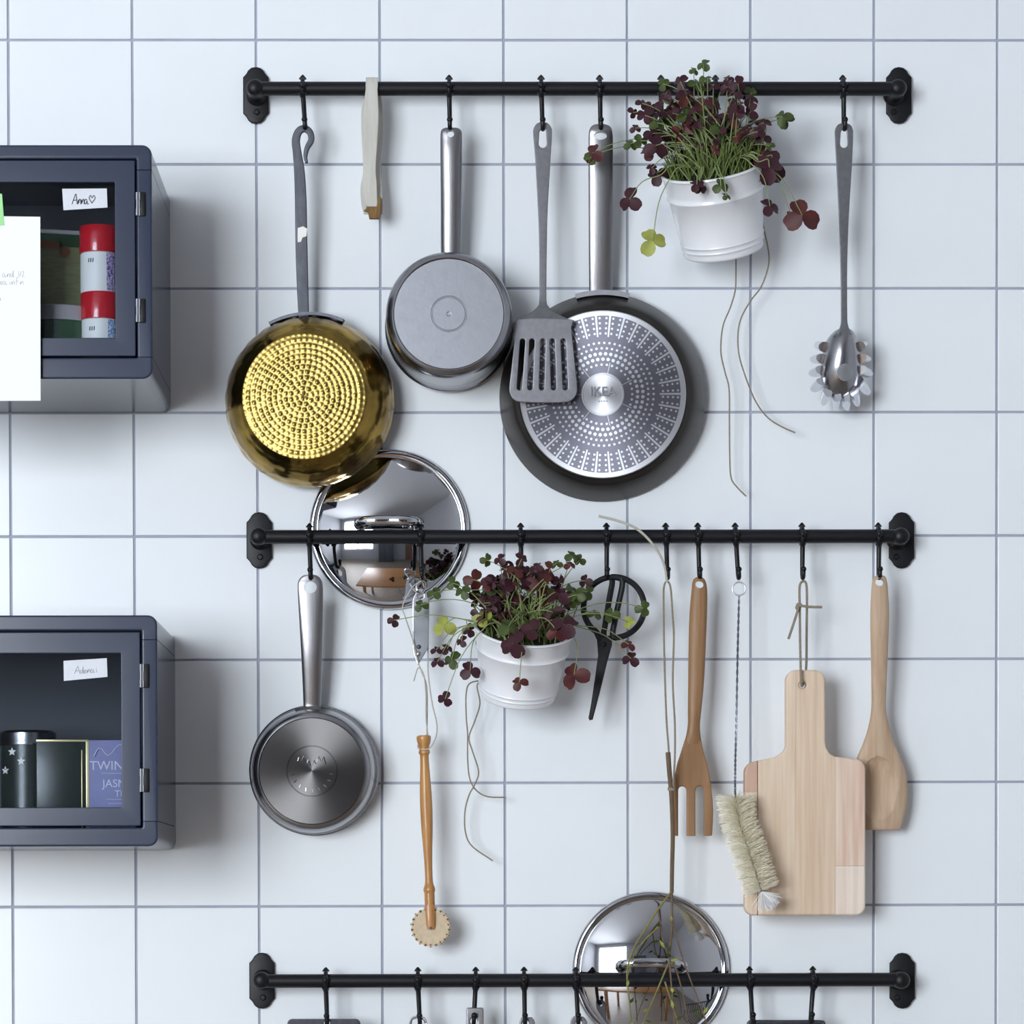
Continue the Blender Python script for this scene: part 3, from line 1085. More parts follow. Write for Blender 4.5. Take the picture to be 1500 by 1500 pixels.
# ================================================================== pans, lids and steel tools on the upper rail
def pan_frame(rim, base, d0, depth):
    o = P(rim[0], rim[1], d0)
    tip = P(base[0], base[1], d0 + depth)
    return frame_axis(o, tip), (tip - o).length


def hammered(fr, prof, n, amp, count, rings, seed=1):
    """lathe with shallow hammered facets on the flank"""
    vs, fs = lathe(fr, prof, n)
    o, ex, ez, h = fr
    rnd = random.Random(seed)
    ph = [rnd.uniform(0, 6.28) for _ in range(8)]
    for v in vs:
        q = v - o
        a = math.atan2(q.dot(ez), q.dot(ex))
        hh = q.dot(h)
        r = math.hypot(q.dot(ez), q.dot(ex))
        if r < 1e-5:
            continue
        k = math.floor(hh / rings)
        e = abs(math.cos(count / 2 * a + ph[k % 8])) ** 0.7 * abs(math.cos(math.pi * (hh / rings - k - 0.5))) ** 0.5
        dr = amp * (e - 0.6)
        v += (ex * math.cos(a) + ez * math.sin(a)) * dr
    return vs, fs


# ---- brass pan
fr, dep = pan_frame((454, 589), (445.5, 580.5), 0.024, 0.056)
s0, s1 = S(0.024), S(0.08)
R0, R1 = 124.5 * s0, 88.5 * s1
t = thing('brass_pan', 'brass pan with hammered round base and dark iron handle', 'pan', P(445, 195, HD))
prof = catmull([Vector((a, b_, 0)) for a, b_ in ((R0, 0), (R0 * .992, .006), (R0 * .965, .018), (R0 * .92, .031), (R0 * .845, .044), (R0 * .765, .0525), (R1 * 1.03, dep - .0006))], 5)
prof = [(p_.x, p_.y) for p_ in prof]
inner = [(r - .0022, h - .0008) for r, h in reversed(prof) if h > .002] + [(R0 - .0022, 0.0)]
body = part('body', hammered(fr, inner[:-1] + [inner[-1]] + prof, 180, 0.0011, 26, .016), 'brassdark', t, angle=70)
# hammered disc: rings of dents, real relief
NR, NA = 96, 260
PHASE = [random.Random(k * 7 + 1).random() for k in range(40)]
vs, fs = [], []
o, ex, ez, h = fr
rows = []
for i in range(NR + 1):
    r = R1 * 1.03 * i / NR
    row = []
    for k in range(NA):
        a = 2 * math.pi * k / NA
        ring = r / 0.0064
        kk = math.floor(ring)
        cnt = max(5, int(2 * math.pi * (kk + .5) * 0.0064 / 0.0068))
        u = (a * cnt / (2 * math.pi) + PHASE[kk]) % 1 - .5
        w_ = ring - kk - .5
        dent = math.exp(-((u * u) + (w_ * w_)) * 9.0)
        idx = math.floor(a * cnt / (2 * math.pi) + PHASE[kk])
        amp = .0008 * (0.55 + 0.65 * ((math.sin(idx * 12.9898 + kk * 78.233) * 43758.5453) % 1))
        crown = 0.0012 * (1 - (r / (R1 * 1.03)) ** 2)
        edge = max(0, (r - R1 * .97) / (R1 * .06))
        row.append(len(vs))
        vs.append(o + ex * (r * math.cos(a)) + ez * (r * math.sin(a)) + h * (dep + crown - .0006 * min(1, edge) + amp * dent))
    rows.append(row)
for i in range(NR):
    for k in range(NA):
        fs.append((rows[i][k], rows[i][(k + 1) % NA], rows[i + 1][(k + 1) % NA], rows[i + 1][k]))
part('hammered_base', (vs, fs), 'brass', t, angle=80)
cl = [(R0 * 1.0, .0), (R0 * 1.03, .0), (R0 * 1.03, .013), (R0 * .995, .013)]
part('handle_strap', lathe(fr, cl, 30, math.radians(66), math.radians(117), True), 'iron', t)
hd = [(190, HD), (300, .049), (420, .038), (470, .033)]
path = [(449.5, 239), (447.5, 229), (450, 217), (456, 205), (454, 194), (446, 188.5), (437.5, 193), (433.5, 206), (435.5, 225), (438.5, 250), (440.5, 290), (441.5, 350), (443, 410), (445, 466)]
wid = [4, 6, 7.5, 9, 9.5, 10, 11, 12, 13, 15.5, 17, 17.5, 17, 15.5]
hn = part('handle', flat([ribbon(path, wid)], hd, 0.006, 0.0012), 'iron', t, angle=40, wn=True)
part('sticker', flat([[(436, 334), (444, 331.5), (450, 335), (449, 346), (443, 348), (441, 354), (436, 355)]], [(190, HD + .0033), (300, .0523), (420, .0413)], 0.0004, .0001, 0), 'whiteprint', hn, smooth=False)

# ---- pale bent-wood tongs astride the rail
zr = RAILZ['top']
t = thing('bent_wood_tongs', 'pale bent wooden tongs with brown bark ends straddling the topmost rail', 'tongs', P(545, 121, RD))
part('front_arm', flat([sym([(128, 536, 553), (150, 533.5, 554), (172, 532, 554.5), (205, 533.5, 553), (235, 535, 551), (252, 535, 550.5), (270, 533, 552), (285, 533, 552.5), (297, 535, 553), (303, 537, 552)])], [(121, .0515), (172, .056), (250, .048), (305, .045)], 0.003, 0.0009), 'palewood', t, wn=True)
part('back_arm', flat([sym([(128, 535, 556), (150, 531, 559.5), (172, 529, 561), (205, 530, 560.5), (250, 532, 558), (275, 528, 560), (300, 529.5, 561), (314, 533, 560)])], [(121, .029), (172, .02), (250, .03), (312, .036)], 0.003, 0.0009), 'palewood', t, wn=True)
arc = []
xl, xr = P(536, 121, RD).x, P(553.5, 121, RD).x
for k in range(13):
    a = math.radians(-8 + 196 * k / 12)
    yy, zz = -RD - .0103 * math.cos(a), zr + .0103 * math.sin(a)
    yo, zo = -RD - .0133 * math.cos(a), zr + .0133 * math.sin(a)
    arc.append([Vector((xl, yy, zz)), Vector((xr, yy, zz)), Vector((xr, yo, zo)), Vector((xl, yo, zo))])
part('bend', loft(arc), 'palewood', t)
part('bark_end', flat([[(535, 296), (540, 303), (545, 300), (551, 293), (556, 287), (558.5, 297), (558, 310), (556, 321), (541, 321), (539, 311), (533, 309), (537, 305)]], [(280, .044), (325, .0405)], 0.007, 0.0015), 'bark', t, wn=True)

# ---- saucepan
fr, dep = pan_frame((658, 479.5), (657.5, 460), 0.014, 0.09)
t = thing('saucepan', 'small steel saucepan with worn flat base and straight tube handle', 'saucepan', P(659, 190, HD))
s1 = S(0.1)
prof = [(.0765, .0005), (.0778, 0), (.0778, .0025), (.0765, .004), (.0752, .007), (.0750, .02), (.0752, .075), (.0748, .081), (.0728, .0865), (.069, .0905), (.0665, .0918), (.0655, .0912)]
inner = [(.0635, .089), (.072, .083), (.0738, .07), (.0738, .01), (.0765, .0005)]
part('body', lathe(fr, [(0, .089)] + inner + prof[1:], 72), 'steel', t, angle=40)
part('base_plate', lathe(fr, [(.0655, .0905), (.0655, dep + .0005), (.0645, dep + .0012), (.0215, dep + .0012), (.0208, dep + .0006), (.0198, dep + .0006), (.0191, dep + .0012), (.003, dep + .0012), (.002, dep + .0008), (0, dep + .0008)], 72), 'steelworn', t, origin=fr[0], angle=14)
hb = bar_loft([(187.5, 651, 670, HD, .004), (189.5, 647.5, 674, HD, .006), (194, 645.5, 676.5, HD, .0085), (205, 645, 677, .0525, .011), (230, 645, 677, .051, .013), (300, 645.5, 676.5, .044, .0145), (350, 645.5, 676, .038, .0145), (388, 646, 675, .033, .0145)], 24, 2.3)
hb = cut(hb, drill(660, 197, HD, 5.2, 5.2))
part('handle', hb, 'steelbrush', t, angle=50)

# ---- slotted turner
t = thing('slotted_turner', 'long steel slotted turner hanging over the edge of the dark frying pan', 'turner', P(795, 190, HD))
td = [(175, HD), (440, .066), (469, .0735), (520, .071), (595, .0665)]
ho = sym([(179.5, 790, 800), (182, 785.5, 804), (188, 781.8, 807.8), (197, 781, 808.5), (233, 784, 806.5), (307, 788, 802.3), (350, 789.6, 801.2), (395, 790, 800.6), (440, 790, 800.5), (449, 787.5, 803.5), (457, 779, 811), (463, 768, 823), (469, 758, 835)], 3)
slot = [(795.5 + 6.2 * math.cos(math.radians(a)), 211 + 5.5 * math.sin(math.radians(a))) for a in range(0, 181, 30)] + [(795.5 - 4 * math.cos(math.radians(a)), 193.5 - 4 * math.sin(math.radians(a))) for a in range(0, 181, 30)]
slot = [(795 + 6 * math.cos(math.radians(a)), 211 + 6 * math.sin(math.radians(a))) for a in range(0, 181, 30)] + [(795 - 5 * math.cos(math.radians(a)), 194.5 - 5 * math.sin(math.radians(a))) for a in range(0, 181, 30)]
part('handle', flat([ho, slot], td, .0028, .0008), 'steelmatt', t, wn=True)
bl = [(757.5, 468), (753.5, 500), (748.5, 545), (746, 568), (747.5, 578), (753, 585.5), (763, 589), (795, 590.5), (828, 589.5), (838, 586), (844, 578), (845.5, 566), (842, 530), (837, 480), (835.5, 468)]
slots = []
for xt, xb in ((765.5, 760.8), (779.3, 776.5), (795.5, 793.5), (809, 811), (825, 828.3)):
    slots.append([(xt + 3.7 * math.cos(math.radians(a)), 500 + 3.7 * math.sin(math.radians(a))) for a in range(180, 361, 30)] + [(xb + 3.7 * math.cos(math.radians(a)), 568 + 3.7 * math.sin(math.radians(a))) for a in range(0, 181, 30)])
part('blade', flat([smooth2(bl, 3)] + slots, [(460, .0735), (469, .074), (520, .0715), (595, .0665)], .0024, .0008), 'steelmatt', t, wn=True)

# ---- frying pan
fr, dep = pan_frame((882.5, 583), (883, 578), 0.008, 0.046)
t = thing('frying_pan', 'large dark frying pan with dotted silver induction base', 'pan', P(880, 192, HD))
R0 = 150 * S(.008)
R1 = 121.5 * S(.054)
pf = catmull([Vector((a, b_, 0)) for a, b_ in ((R0, 0), (R0 * 1.003, .0025), (R0 * .985, .009), (R0 * .95, .02), (R0 * .905, .032), (R0 * .86, .0405), (R1 * 1.01, dep - .001))], 5)
pf = [(p_.x, p_.y) for p_ in pf]
inn = [(0, dep - .004)] + [(r - .003, max(h - .0025, 0)) for r, h in reversed(pf) if h > .003]
part('body', lathe(fr, inn + pf, 96), 'darkpan', t, angle=60)
o, ex, ez, h = fr
part('base_plate', lathe(fr, [(R1, dep - .0015), (R1, dep + .001), (R1 - .0012, dep + .0018), (.0252, dep + .0018), (.0248, dep + .0013), (.0238, dep + .0013), (.0234, dep + .0018), (0, dep + .0018)], 96), 'fryprint', t, origin=o + h * dep, angle=30)
ctr = o + h * (dep + .0026)
part('embossed_mark', join(shift(text_mesh('IKEA', .0155, .0012, .0002), ctr + ez * .003), shift(text_mesh('\u00b7\u00b7\u00b7\u00b7', .012, .0003), ctr - ez * .0085)), 'steelworn', t, smooth=False)
hb = bar_loft([(182, 873, 886, HD, .003), (183.5, 868.5, 891, HD, .004), (187, 865, 895, HD, .005), (195, 862.5, 897.3, HD, .006), (215, 862, 898, .0505, .0065), (300, 862.3, 897.8, .042, .007), (380, 862.5, 897.5, .031, .007), (432, 863, 897, .022, .007)], 28, 2.2)
hb = cut(hb, drill(879.5, 199.5, HD, 9.5, 5.5))
part('handle', hb, 'steelbrush', t, angle=50)
hp = part('handle_plate', lathe(fr, [(R0 * .985, .004), (R0 * 1.02, .004), (R0 * 1.02, .018), (R0 * .972, .018)], 20, math.radians(75), math.radians(105), True), 'steelmatt', t)
for rx in (850, 914):
    part('rivet', ball(P(rx, 432.5, .026), .0035, 8), 'steel', hp)

# ---- pasta spoon
t = thing('pasta_spoon', 'steel pasta spoon with toothed bowl and round hole', 'pasta spoon', P(1236, 190, HD))
sd = [(175, HD), (400, .062), (490, .066), (600, .05)]
ho = sym([(181, 1231, 1241), (183.5, 1226.5, 1246), (190, 1223.2, 1249), (199, 1222.8, 1249.6), (242, 1225, 1248), (314, 1228.5, 1243.5), (386, 1231, 1241), (458, 1231.7, 1241), (476, 1231, 1242), (490, 1226, 1248)], 3)
slot = [(1236 + 5.6 * math.cos(math.radians(a)), 211 + 6 * math.sin(math.radians(a))) for a in range(0, 181, 30)] + [(1236 - 4.6 * math.cos(math.radians(a)), 195 - 5 * math.sin(math.radians(a))) for a in range(0, 181, 30)]
part('handle', flat([ho, slot], sd, .0028, .0008), 'steelmatt', t, wn=True)
rows = [(481, 1230, 1242), (486, 1221, 1250), (497, 1212, 1255), (512, 1207, 1258.5), (530, 1203.5, 1260), (546, 1202, 1260), (562, 1204, 1257.5), (573, 1210, 1252), (580, 1220, 1244), (583, 1229, 1237)]
q = catmull([Vector(r_) for r_ in rows], 4)
NU = 24
front, back = [], []
for u in q:
    L, R_ = P(u.y, u.x, .05), P(u.z, u.x, .05)
    c, hw = (L + R_) / 2, (R_.x - L.x) / 2
    f_, b2 = [], []
    vv = (u.x - 481) / 102
    bulge = .021 * math.sqrt(max(0.0, 1 - (2 * vv - 1) ** 2)) + .012 * (1 - vv)
    for k in range(NU + 1):
        x = -1 + 2 * k / NU
        yy = -bulge * math.sqrt(max(0, 1 - x * x * .98))
        f_.append(Vector((c.x + hw * x, -.046 + yy, c.z)))
        b2.append(Vector((c.x + hw * x * .95, -.0475 + yy + .0032, c.z)))
    front.append(f_)
    back.append(b2)
bowl = loft([f_ + b2[::-1] for f_, b2 in zip(front, back)])
bowl = cut(bowl, drill(1237, 547, .06, 12.3))
bw = part('bowl', bowl, 'steel', t, angle=50)
for (ra, rb_), (ta, tb) in zip(((1208, 509), (1204, 526), (1203, 543), (1204.5, 560), (1212, 574), (1225, 581), (1237, 581), (1250, 573), (1257, 560), (1260, 543), (1260, 526), (1257.5, 509)), ((1197, 505), (1190, 527), (1188, 548), (1191, 572), (1205, 591), (1225, 598.5), (1241, 598), (1256, 592), (1272, 575), (1275, 549), (1272, 528), (1267, 505))):
    a, b_ = P(ra, rb_, .052), P(ta, tb, .036)
    part('tooth', tube(catmull([a + Vector((0, -.003, 0)), a.lerp(b_, .5), b_], 3), [.0085, .008, .0078, .0074, .0068, .006, .0042], 10, flat=.45, flat_axis=Vector((0, 0.6, 0.8)).normalized() if abs(ta - ra) > abs(tb - rb_) else Vector((.8, .6, 0)).normalized()), 'satin', bw)


# ---- polished lids leaning behind the rails
def lid(label, cx, cy, rpx, hx0, hx1, hy):
    o_ = P(cx, cy, 0.002)
    fr = frame_axis(o_, o_ + Vector((0, -.02, 0)))
    R_ = rpx * S(.008)
    t = thing('pan_lid', label, 'lid', P(cx, cy + rpx, 0.006), 'polished lids behind the rails')
    n = 22
    dome = [((R_ - .0105) * math.sin(math.pi / 2 * 0) if False else (R_ - .0105) * (1 - k / n), .0062 + .0195 * (1 - (1 - k / n) ** 2)) for k in range(n + 1)]
    under = [(0, .024)] + [((R_ - .0115) * k / n, .024 - .02 * (k / n) ** 2) for k in range(1, n + 1)] + [(R_ - .005, .0015), (R_ - .001, 0)]
    rim = [(R_, .001), (R_ + .0004, .0035), (R_ - .001, .0058), (R_ - .0035, .0072), (R_ - .0065, .007), (R_ - .0085, .0058), (R_ - .0096, .0054)]
    part('dome', lathe(fr, under + rim + dome, 120), 'mirror', t, angle=75)
    d0 = .0265
    zb = None
    path = [P(hx0 + 3, hy + 4, d0 + .002), P(hx0 + 1, hy + 2, d0 + .014), P(hx0 + 8, hy, d0 + .024), P(hx0 + 22, hy - 1, d0 + .028), P((hx0 + hx1) / 2, hy - 1.5, d0 + .029), P(hx1 - 22, hy - 1, d0 + .031), P(hx1 - 8, hy, d0 + .026), P(hx1 - 1, hy + 2, d0 + .014), P(hx1 - 3, hy + 4, d0 + .002)]
    hn = part('handle', tube(catmull(path, 5), .0055, 12, flat=.55, flat_axis=Vector((0, 1, 0))), 'mirror', t)
    for x in (hx0 + 3, hx1 - 3):
        c = P(x, hy + 4, d0)
        part('handle_foot', lathe((c + Vector((0, .002, 0)), Vector((1, 0, 0)), UP, Vector((0, -1, 0))), [(.0085, 0), (.0085, .003), (.007, .0045), (0, .005)], 20), 'mirror', hn)


lid('polished steel lid leaning behind the middle rail below the brass pan', 570, 776, 116.5, 525, 614, 763)
lid('polished steel lid leaning behind the lowest rail behind the twig bunch', 953, 1421, 115, 908, 1000, 1412)

# ================================================================== middle rail
# ---- small spun pan
fr, dep = pan_frame((460.5, 1128.5), (457, 1129.5), 0.008, 0.05)
t = thing('small_pan', 'small steel pan with spun shiny base and flat handle', 'pan', P(454, 855, HD))
R0 = 95 * S(.008)
pf = catmull([Vector((a, b_, 0)) for a, b_ in ((R0, 0), (R0 * 1.004, .002), (R0 * .975, .005), (R0 * .955, .02), (R0 * .94, .034), (R0 * .9, .0435), (R0 * .85, .0475), (R0 * .81, .0488))], 4)
pf = [(p_.x, p_.y) for p_ in pf]
inn = [(0, dep - .004)] + [(r - .002, max(h - .002, 0)) for r, h in reversed(pf) if h > .0025]
part('body', lathe(fr, inn + pf, 96), 'steel', t, angle=60)
o, ex, ez, h = fr
bp = part('base_plate', lathe(fr, [(R0 * .815, dep - .003), (R0 * .815, dep), (R0 * .8, dep + .0008), (.0308, dep + .0008), (.0304, dep + .0004), (.0298, dep + .0004), (.0294, dep + .0008), (0, dep + .0008)], 96), 'steeldisc', t, origin=o + h * dep, angle=30)
rr = random.Random(5)
st = []
for k in range(9):
    a = math.radians(190 + 20 * k)
    c = o + h * (dep + .0008) + ex * (.0235 * math.cos(a)) + ez * (.0235 * math.sin(a))
    st.append(tube([c + (ex * math.cos(a) + ez * math.sin(a)) * -.0022, c + (ex * math.cos(a + .5) + ez * math.sin(a + .5)) * .0022], .0007, 6))
wave = [o + h * (dep + .0009) + ex * (-.017 + .034 * k / 24) + ez * (.012 + .0035 * math.sin(k * 1.5) + .003 * math.sin(k * .4)) for k in range(25)]
st.append(tube(wave, .0007, 6))
part('stamped_mark', join(*st), 'steel', bp)
hb = bar_loft([(842, 449, 459.5, HD, .0025), (843.5, 443.5, 465, HD, .003), (849, 438, 470.5, HD, .0035), (860, 436, 473, HD, .004), (893, 437.5, 473, .0505, .006), (956, 441, 472, .044, .0085), (1010, 443.5, 470.5, .035, .0085), (1035, 444.5, 469.5, .031, .007), (1047, 446, 468, .033, .0045)], 24, 2.2)
hb = cut(hb, drill(454.5, 860.5, HD, 9.5, 8.8))
part('handle', hb, 'steelbrush', t, angle=50)
part('handle_weld', lathe(fr, [(R0 * .93, .018), (R0 * .99, .012), (R0 * .985, .03), (R0 * .935, .034)], 16, math.radians(83), math.radians(106), True), 'steel', t)

# ---- steel opener
t = thing('steel_opener', 'small pointed steel can opener hanging in front of the lid', 'opener', P(616, 850, HD))
ol = [(609, 868), (604.5, 880), (604.3, 905), (604.5, 940), (604.8, 953), (608, 964), (612.3, 974), (618, 965), (624, 955), (627.5, 945), (628.5, 920), (629, 890), (628, 872), (622, 864), (615, 862)]
bd = part('body', flat([smooth2(ol, 3), circ(616.5, 873, 4.2, 14)], [(850, HD), (975, .056)], .003, .0009), 'satin', t, wn=True)
part('rivet', ball(P(613.5, 947.5, .0575), .0028, 8, (1, .6, 1)), 'iron', bd)
part('dimple', ball(P(612.8, 958, .0572), .0036, 8, (1, .5, 1)), 'chrome', bd)
part('wire_loop', tube(pxpath([(613, 869, .0565), (606, 862, .058), (601, 854, .057), (607, 847, .0555), (617, 850, .0545), (624, 856, .055), (620, 868, .057), (612, 866, .0595), (610, 858, .0585), (617, 852, .0575)], 6), .0016, 8), 'chrome', t)

# ---- pastry wheel on a string
t = thing('pastry_wheel', 'turned wooden pastry wheel with crimped edge hanging on a string', 'pastry wheel', P(622, 1078, .05))
A0, A1 = P(620.5, 1077, .052), P(631, 1362, .05)
fr = frame_axis(A0, A1)
L = (A1 - A0).length
def ty(y): return (y - 1077) / 285 * L
sc = S(.05)
pr = [(0, 0), (8.5, 1077.3), (10.3, 1079), (10.5, 1083), (9.5, 1088), (7.6, 1094), (7.2, 1098), (8.2, 1101), (8, 1104), (6.4, 1107), (6.8, 1125), (8.2, 1150), (9.0, 1172), (9.0, 1195), (8.4, 1215), (7, 1240), (5.9, 1266), (5.6, 1285), (6.2, 1294), (8.2, 1300), (8.7, 1304), (7.6, 1308), (7.7, 1312), (7.4, 1330)]
pts = catmull([Vector((r * sc, ty(y) if y else 0, 0)) for r, y in pr[1:]], 3)
part('handle', lathe(fr, [(0, 0)] + [(p_.x, p_.y) for p_ in pts] + [(0, ty(1330.5))], 28), 'turned', t, angle=60)
for dd in (-1, 1):
    c0, c1 = A0.lerp(A1, (1326 - 1077) / 285), A0.lerp(A1, (1361 - 1077) / 285)
    off = Vector((0, dd * .0048, 0))
    part('fork_arm', tube([c0 + off * .8, c0.lerp(c1, .3) + off, c0.lerp(c1, .8) + off, c1 + off], [.0058, .0058, .0054, .0045], 12, flat=.42, flat_axis=Vector((0, 1, 0))), 'turned', t)
wc = P(630.7, 1358, .05)
wl = []
NT = 22
for k in range(NT * 8):
    a = 2 * math.pi * k / (NT * 8)
    rw = (28.2 + 1.9 * math.copysign(abs(math.sin(NT / 2 * a)) ** .6, 1) - 1.2) * sc
    wl.append((wc.x + rw * math.cos(a), wc.z + rw * math.sin(a)))
ws = shift(outline_solid([wl], .0045, .0008, 1), Vector((0, wc.y, 0)))
wh = part('wheel', ws, 'wheelwood', t, wn=True)
for k in range(NT):
    a = 2 * math.pi * (k + .5) / NT
    e_r = Vector((math.cos(a), 0, math.sin(a)))
    part('crimp', tube([wc + e_r * .0212 + Vector((0, -.0026, 0)), wc + e_r * .0238 + Vector((0, .0026 * (-1) ** k, 0))], .0012, 6), 'bark', wh)
part('axle_pin', tube([wc + Vector((.0, -.0082, -.001)), wc + Vector((0, .0082, -.001))], .0016, 10), 'iron', t)
tw = part('string', tube(pxpath([(614, 852, .055), (603, 862, .062), (590, 887, .062), (594, 905, .062), (604, 935, .062), (611, 965, .061), (618, 985, .06), (625, 1005, .058), (626, 1040, .056), (625, 1078, .053)], 6), .00085, 6), 'twinepale', t)
part('string', tube(pxpath([(619, 852, .055), (626, 880, .05), (627, 930, .05), (627, 980, .053), (630, 1010, .055), (634, 1035, .056), (639, 1055, .056), (640, 1072, .056), (636, 1086, .058), (629, 1096, .058), (621, 1098, .058), (613, 1096, .052), (614, 1090, .046), (627, 1094, .0445)], 6), .00085, 6), 'twinepale', t)
part('string', tube(pxpath([(627, 1078, .056), (624, 1050, .058), (624, 1020, .059), (621, 990, .06), (613, 978, .061), (606, 998, .06)], 6), .0008, 6), 'twinepale', t)

# ---- black scissors
t = thing('scissors', 'black iron scissors with two round handles forming one ring', 'scissors', P(889, 850, HD))
C = (899.3, 889.5)
RR = 44.5
dz = .0555
def cp(a, d=dz): return (C[0] + RR * math.cos(math.radians(a)), C[1] - RR * math.sin(math.radians(a)), d)
lh = [cp(a) for a in range(100, 236, 9)] + [(879, 936, dz), (884, 928, dz), (888, 905, dz), (893, 875, dz), (897, 852, dz), (894, 846.5, dz), cp(100)]
rh = [cp(a, dz + .0045) for a in range(96, -86, -9)] + [(899, 933.5, dz + .0045), (897.5, 927, dz + .0045), (901, 908, dz + .0045), (907, 880, dz + .0045), (912, 853, dz + .0045), (906, 846.5, dz + .0045), cp(96, dz + .0045)]
part('handle', tube(pxpath(lh, 3), .0036, 10), 'blacks', t)
part('handle', tube(pxpath(rh, 3), .0036, 10), 'blacks', t)
part('blade', flat([[(874, 930), (888, 928), (894, 944), (888, 965), (880, 1000), (871, 1040), (867.5, 1054), (864, 1055.5), (862, 1052), (866, 1030), (872, 990), (876, 960)]], dz + .0004, .004, .0012), 'blacks', t, wn=True)
part('blade', flat([[(880, 934), (897, 930), (896.5, 945), (890, 968), (881, 1005), (872, 1040), (868, 1055), (865, 1052), (869, 1020), (876, 975)]], dz + .0046, .004, .0012), 'blacks', t, wn=True)
part('pivot', ball(P(885, 944, dz + .007), .003, 8, (1, .5, 1)), 'blacks', t)

# ---- wooden fork
t = thing('wooden_fork', 'honey brown wooden fork with three tines', 'fork', P(1024, 853, HD))
fd = [(845, HD), (1000, .05), (1225, .042)]
hb = bar_loft([(846, 1019, 1029, HD, .006), (848.5, 1016, 1032, HD, .009), (854, 1014, 1034.5, HD, .011), (865, 1013, 1036, HD, .0125), (890, 1010.5, 1036, .053, .0135), (932, 1008.8, 1034.5, .052, .0135), (996, 1008, 1031.5, .05, .0125), (1040, 1007.5, 1027.5, .049, .0115), (1060, 1007.5, 1025.5, .048, .0105), (1075, 1005.5, 1026, .048, .009), (1090, 1001.5, 1028, .047, .0075)], 20, 2.2)
hb = cut(hb, drill(1024.5, 856.5, HD, 6.2, 5.6))
part('handle', hb, 'honey', t, angle=50)
hd_ = [(1084, 1003, 1027), (1100, 998, 1030), (1119, 991.7, 1035.7), (1136, 988, 1039), (1152, 986.3, 1041.6), (1170, 985.3, 1043.5)]
hL = [(a, y) for y, a, b_ in hd_] + [(985, 1195), (985, 1223), (987, 1224.5)]
hR = [(b_, y) for y, a, b_ in hd_] + [(1044.5, 1188), (1044, 1205), (1043, 1223), (1041, 1224.5)]
g1 = [(1031, 1224.5), (1031, 1160)] + [(1024.7 + 6.3 * math.cos(math.radians(a)), 1158 - 6.3 * math.sin(math.radians(a))) for a in range(20, 161, 28)] + [(1018.4, 1160), (1018.4, 1224.5)]
g2 = [(1005.6, 1224.5), (1005.6, 1160)] + [(999.4 + 6.2 * math.cos(math.radians(a)), 1158 - 6.2 * math.sin(math.radians(a))) for a in range(20, 161, 28)] + [(993.3, 1160), (993.3, 1224.5)]
part('tined_head', flat([hL + g2[::-1] + g1[::-1] + hR[::-1]], fd, .007, .0016), 'honey', t, wn=True)

# ---- cutting board with glued strips
t = thing('cutting_board', 'small wooden cutting board of glued strips hung by a twine loop', 'cutting board', P(1178, 1341, .055))
ol = [(1150, 1112 - 18), (1150, 1000)] + [(1165 + 15 * math.cos(math.radians(a)), 997 - 15 * math.sin(math.radians(a))) for a in range(170, 89, -16)] + [(1192 + 16 * math.cos(math.radians(a)), 998 - 16 * math.sin(math.radians(a))) for a in range(90, -1, -18)] + \
     [(1208, 1085), (1209.5, 1096), (1214, 1104), (1222, 1108.5), (1235, 1110), (1249, 1112)] + [(1251 + 15.5 * math.cos(math.radians(a)), 1127 - 15 * math.sin(math.radians(a))) for a in range(75, -1, -15)] + \
     [(1266.5, 1200), (1266.5, 1326)] + [(1252 + 14.5 * math.cos(math.radians(a)), 1327 + 14 * math.sin(math.radians(a))) for a in range(10, 91, 16)] + [(1103 - 13.5 * math.sin(math.radians(a)), 1327 + 14 * math.cos(math.radians(a))) for a in range(0, 91, 15)] + \
     [(1089, 1200), (1089.5, 1135)] + [(1106 - 16.5 * math.cos(math.radians(a)), 1132 - 16.5 * math.sin(math.radians(a))) for a in range(0, 81, 16)] + [(1122, 1112), (1135, 1109), (1143, 1104), (1148, 1099)]
bd = [(980, .0545), (1342, .052)]
BT = .017
board = flat([ol, circ(1175, 1004, 5, 16)], bd, BT, .0028, 3)
ob = tmpobj(board)
bm0 = bmesh.new()
bm0.from_mesh(ob.data)
me = ob.data
bpy.data.objects.remove(ob)
bpy.data.meshes.remove(me)
def wx(px): return P(px, 1200, .055 + BT / 2).x
def wz(py): return P(1200, py, .054 + BT / 2).z
g = .00012
def plank(m, x0, x1, z0=None, z1=None):
    ga, gb = (.0004 if x0 == 1110 else .00008), (.0004 if x1 == 1110 else .00008)
    b2 = bm0.copy()
    for co, no in (((wx(x0) + ga, 0, 0), (-1, 0, 0)) if x0 else (None, None), ((wx(x1) - gb, 0, 0), (1, 0, 0)) if x1 else (None, None), ((0, 0, wz(z0) - g), (0, 0, 1)) if z0 else (None, None), ((0, 0, wz(z1) + g), (0, 0, -1)) if z1 else (None, None)):
        if co is None:
            continue
        rr_ = bmesh.ops.bisect_plane(b2, geom=b2.verts[:] + b2.edges[:] + b2.faces[:], plane_co=co, plane_no=no, clear_outer=True)
        bmesh.ops.holes_fill(b2, edges=[e for e in rr_['geom_cut'] if isinstance(e, bmesh.types.BMEdge)])
    part('strip', dump(b2), m, t, angle=40, wn=True)
plank('plank0', None, 1110, None, 1160)
plank('plank1', None, 1110, 1160, None)
plank('plank1', 1110, 1165.5)
plank('plank2', 1165.5, 1224)
plank('plank3', 1224, None, None, 1268.5)
plank('plank4', 1224, None, 1268.5, None)
bm0.free()
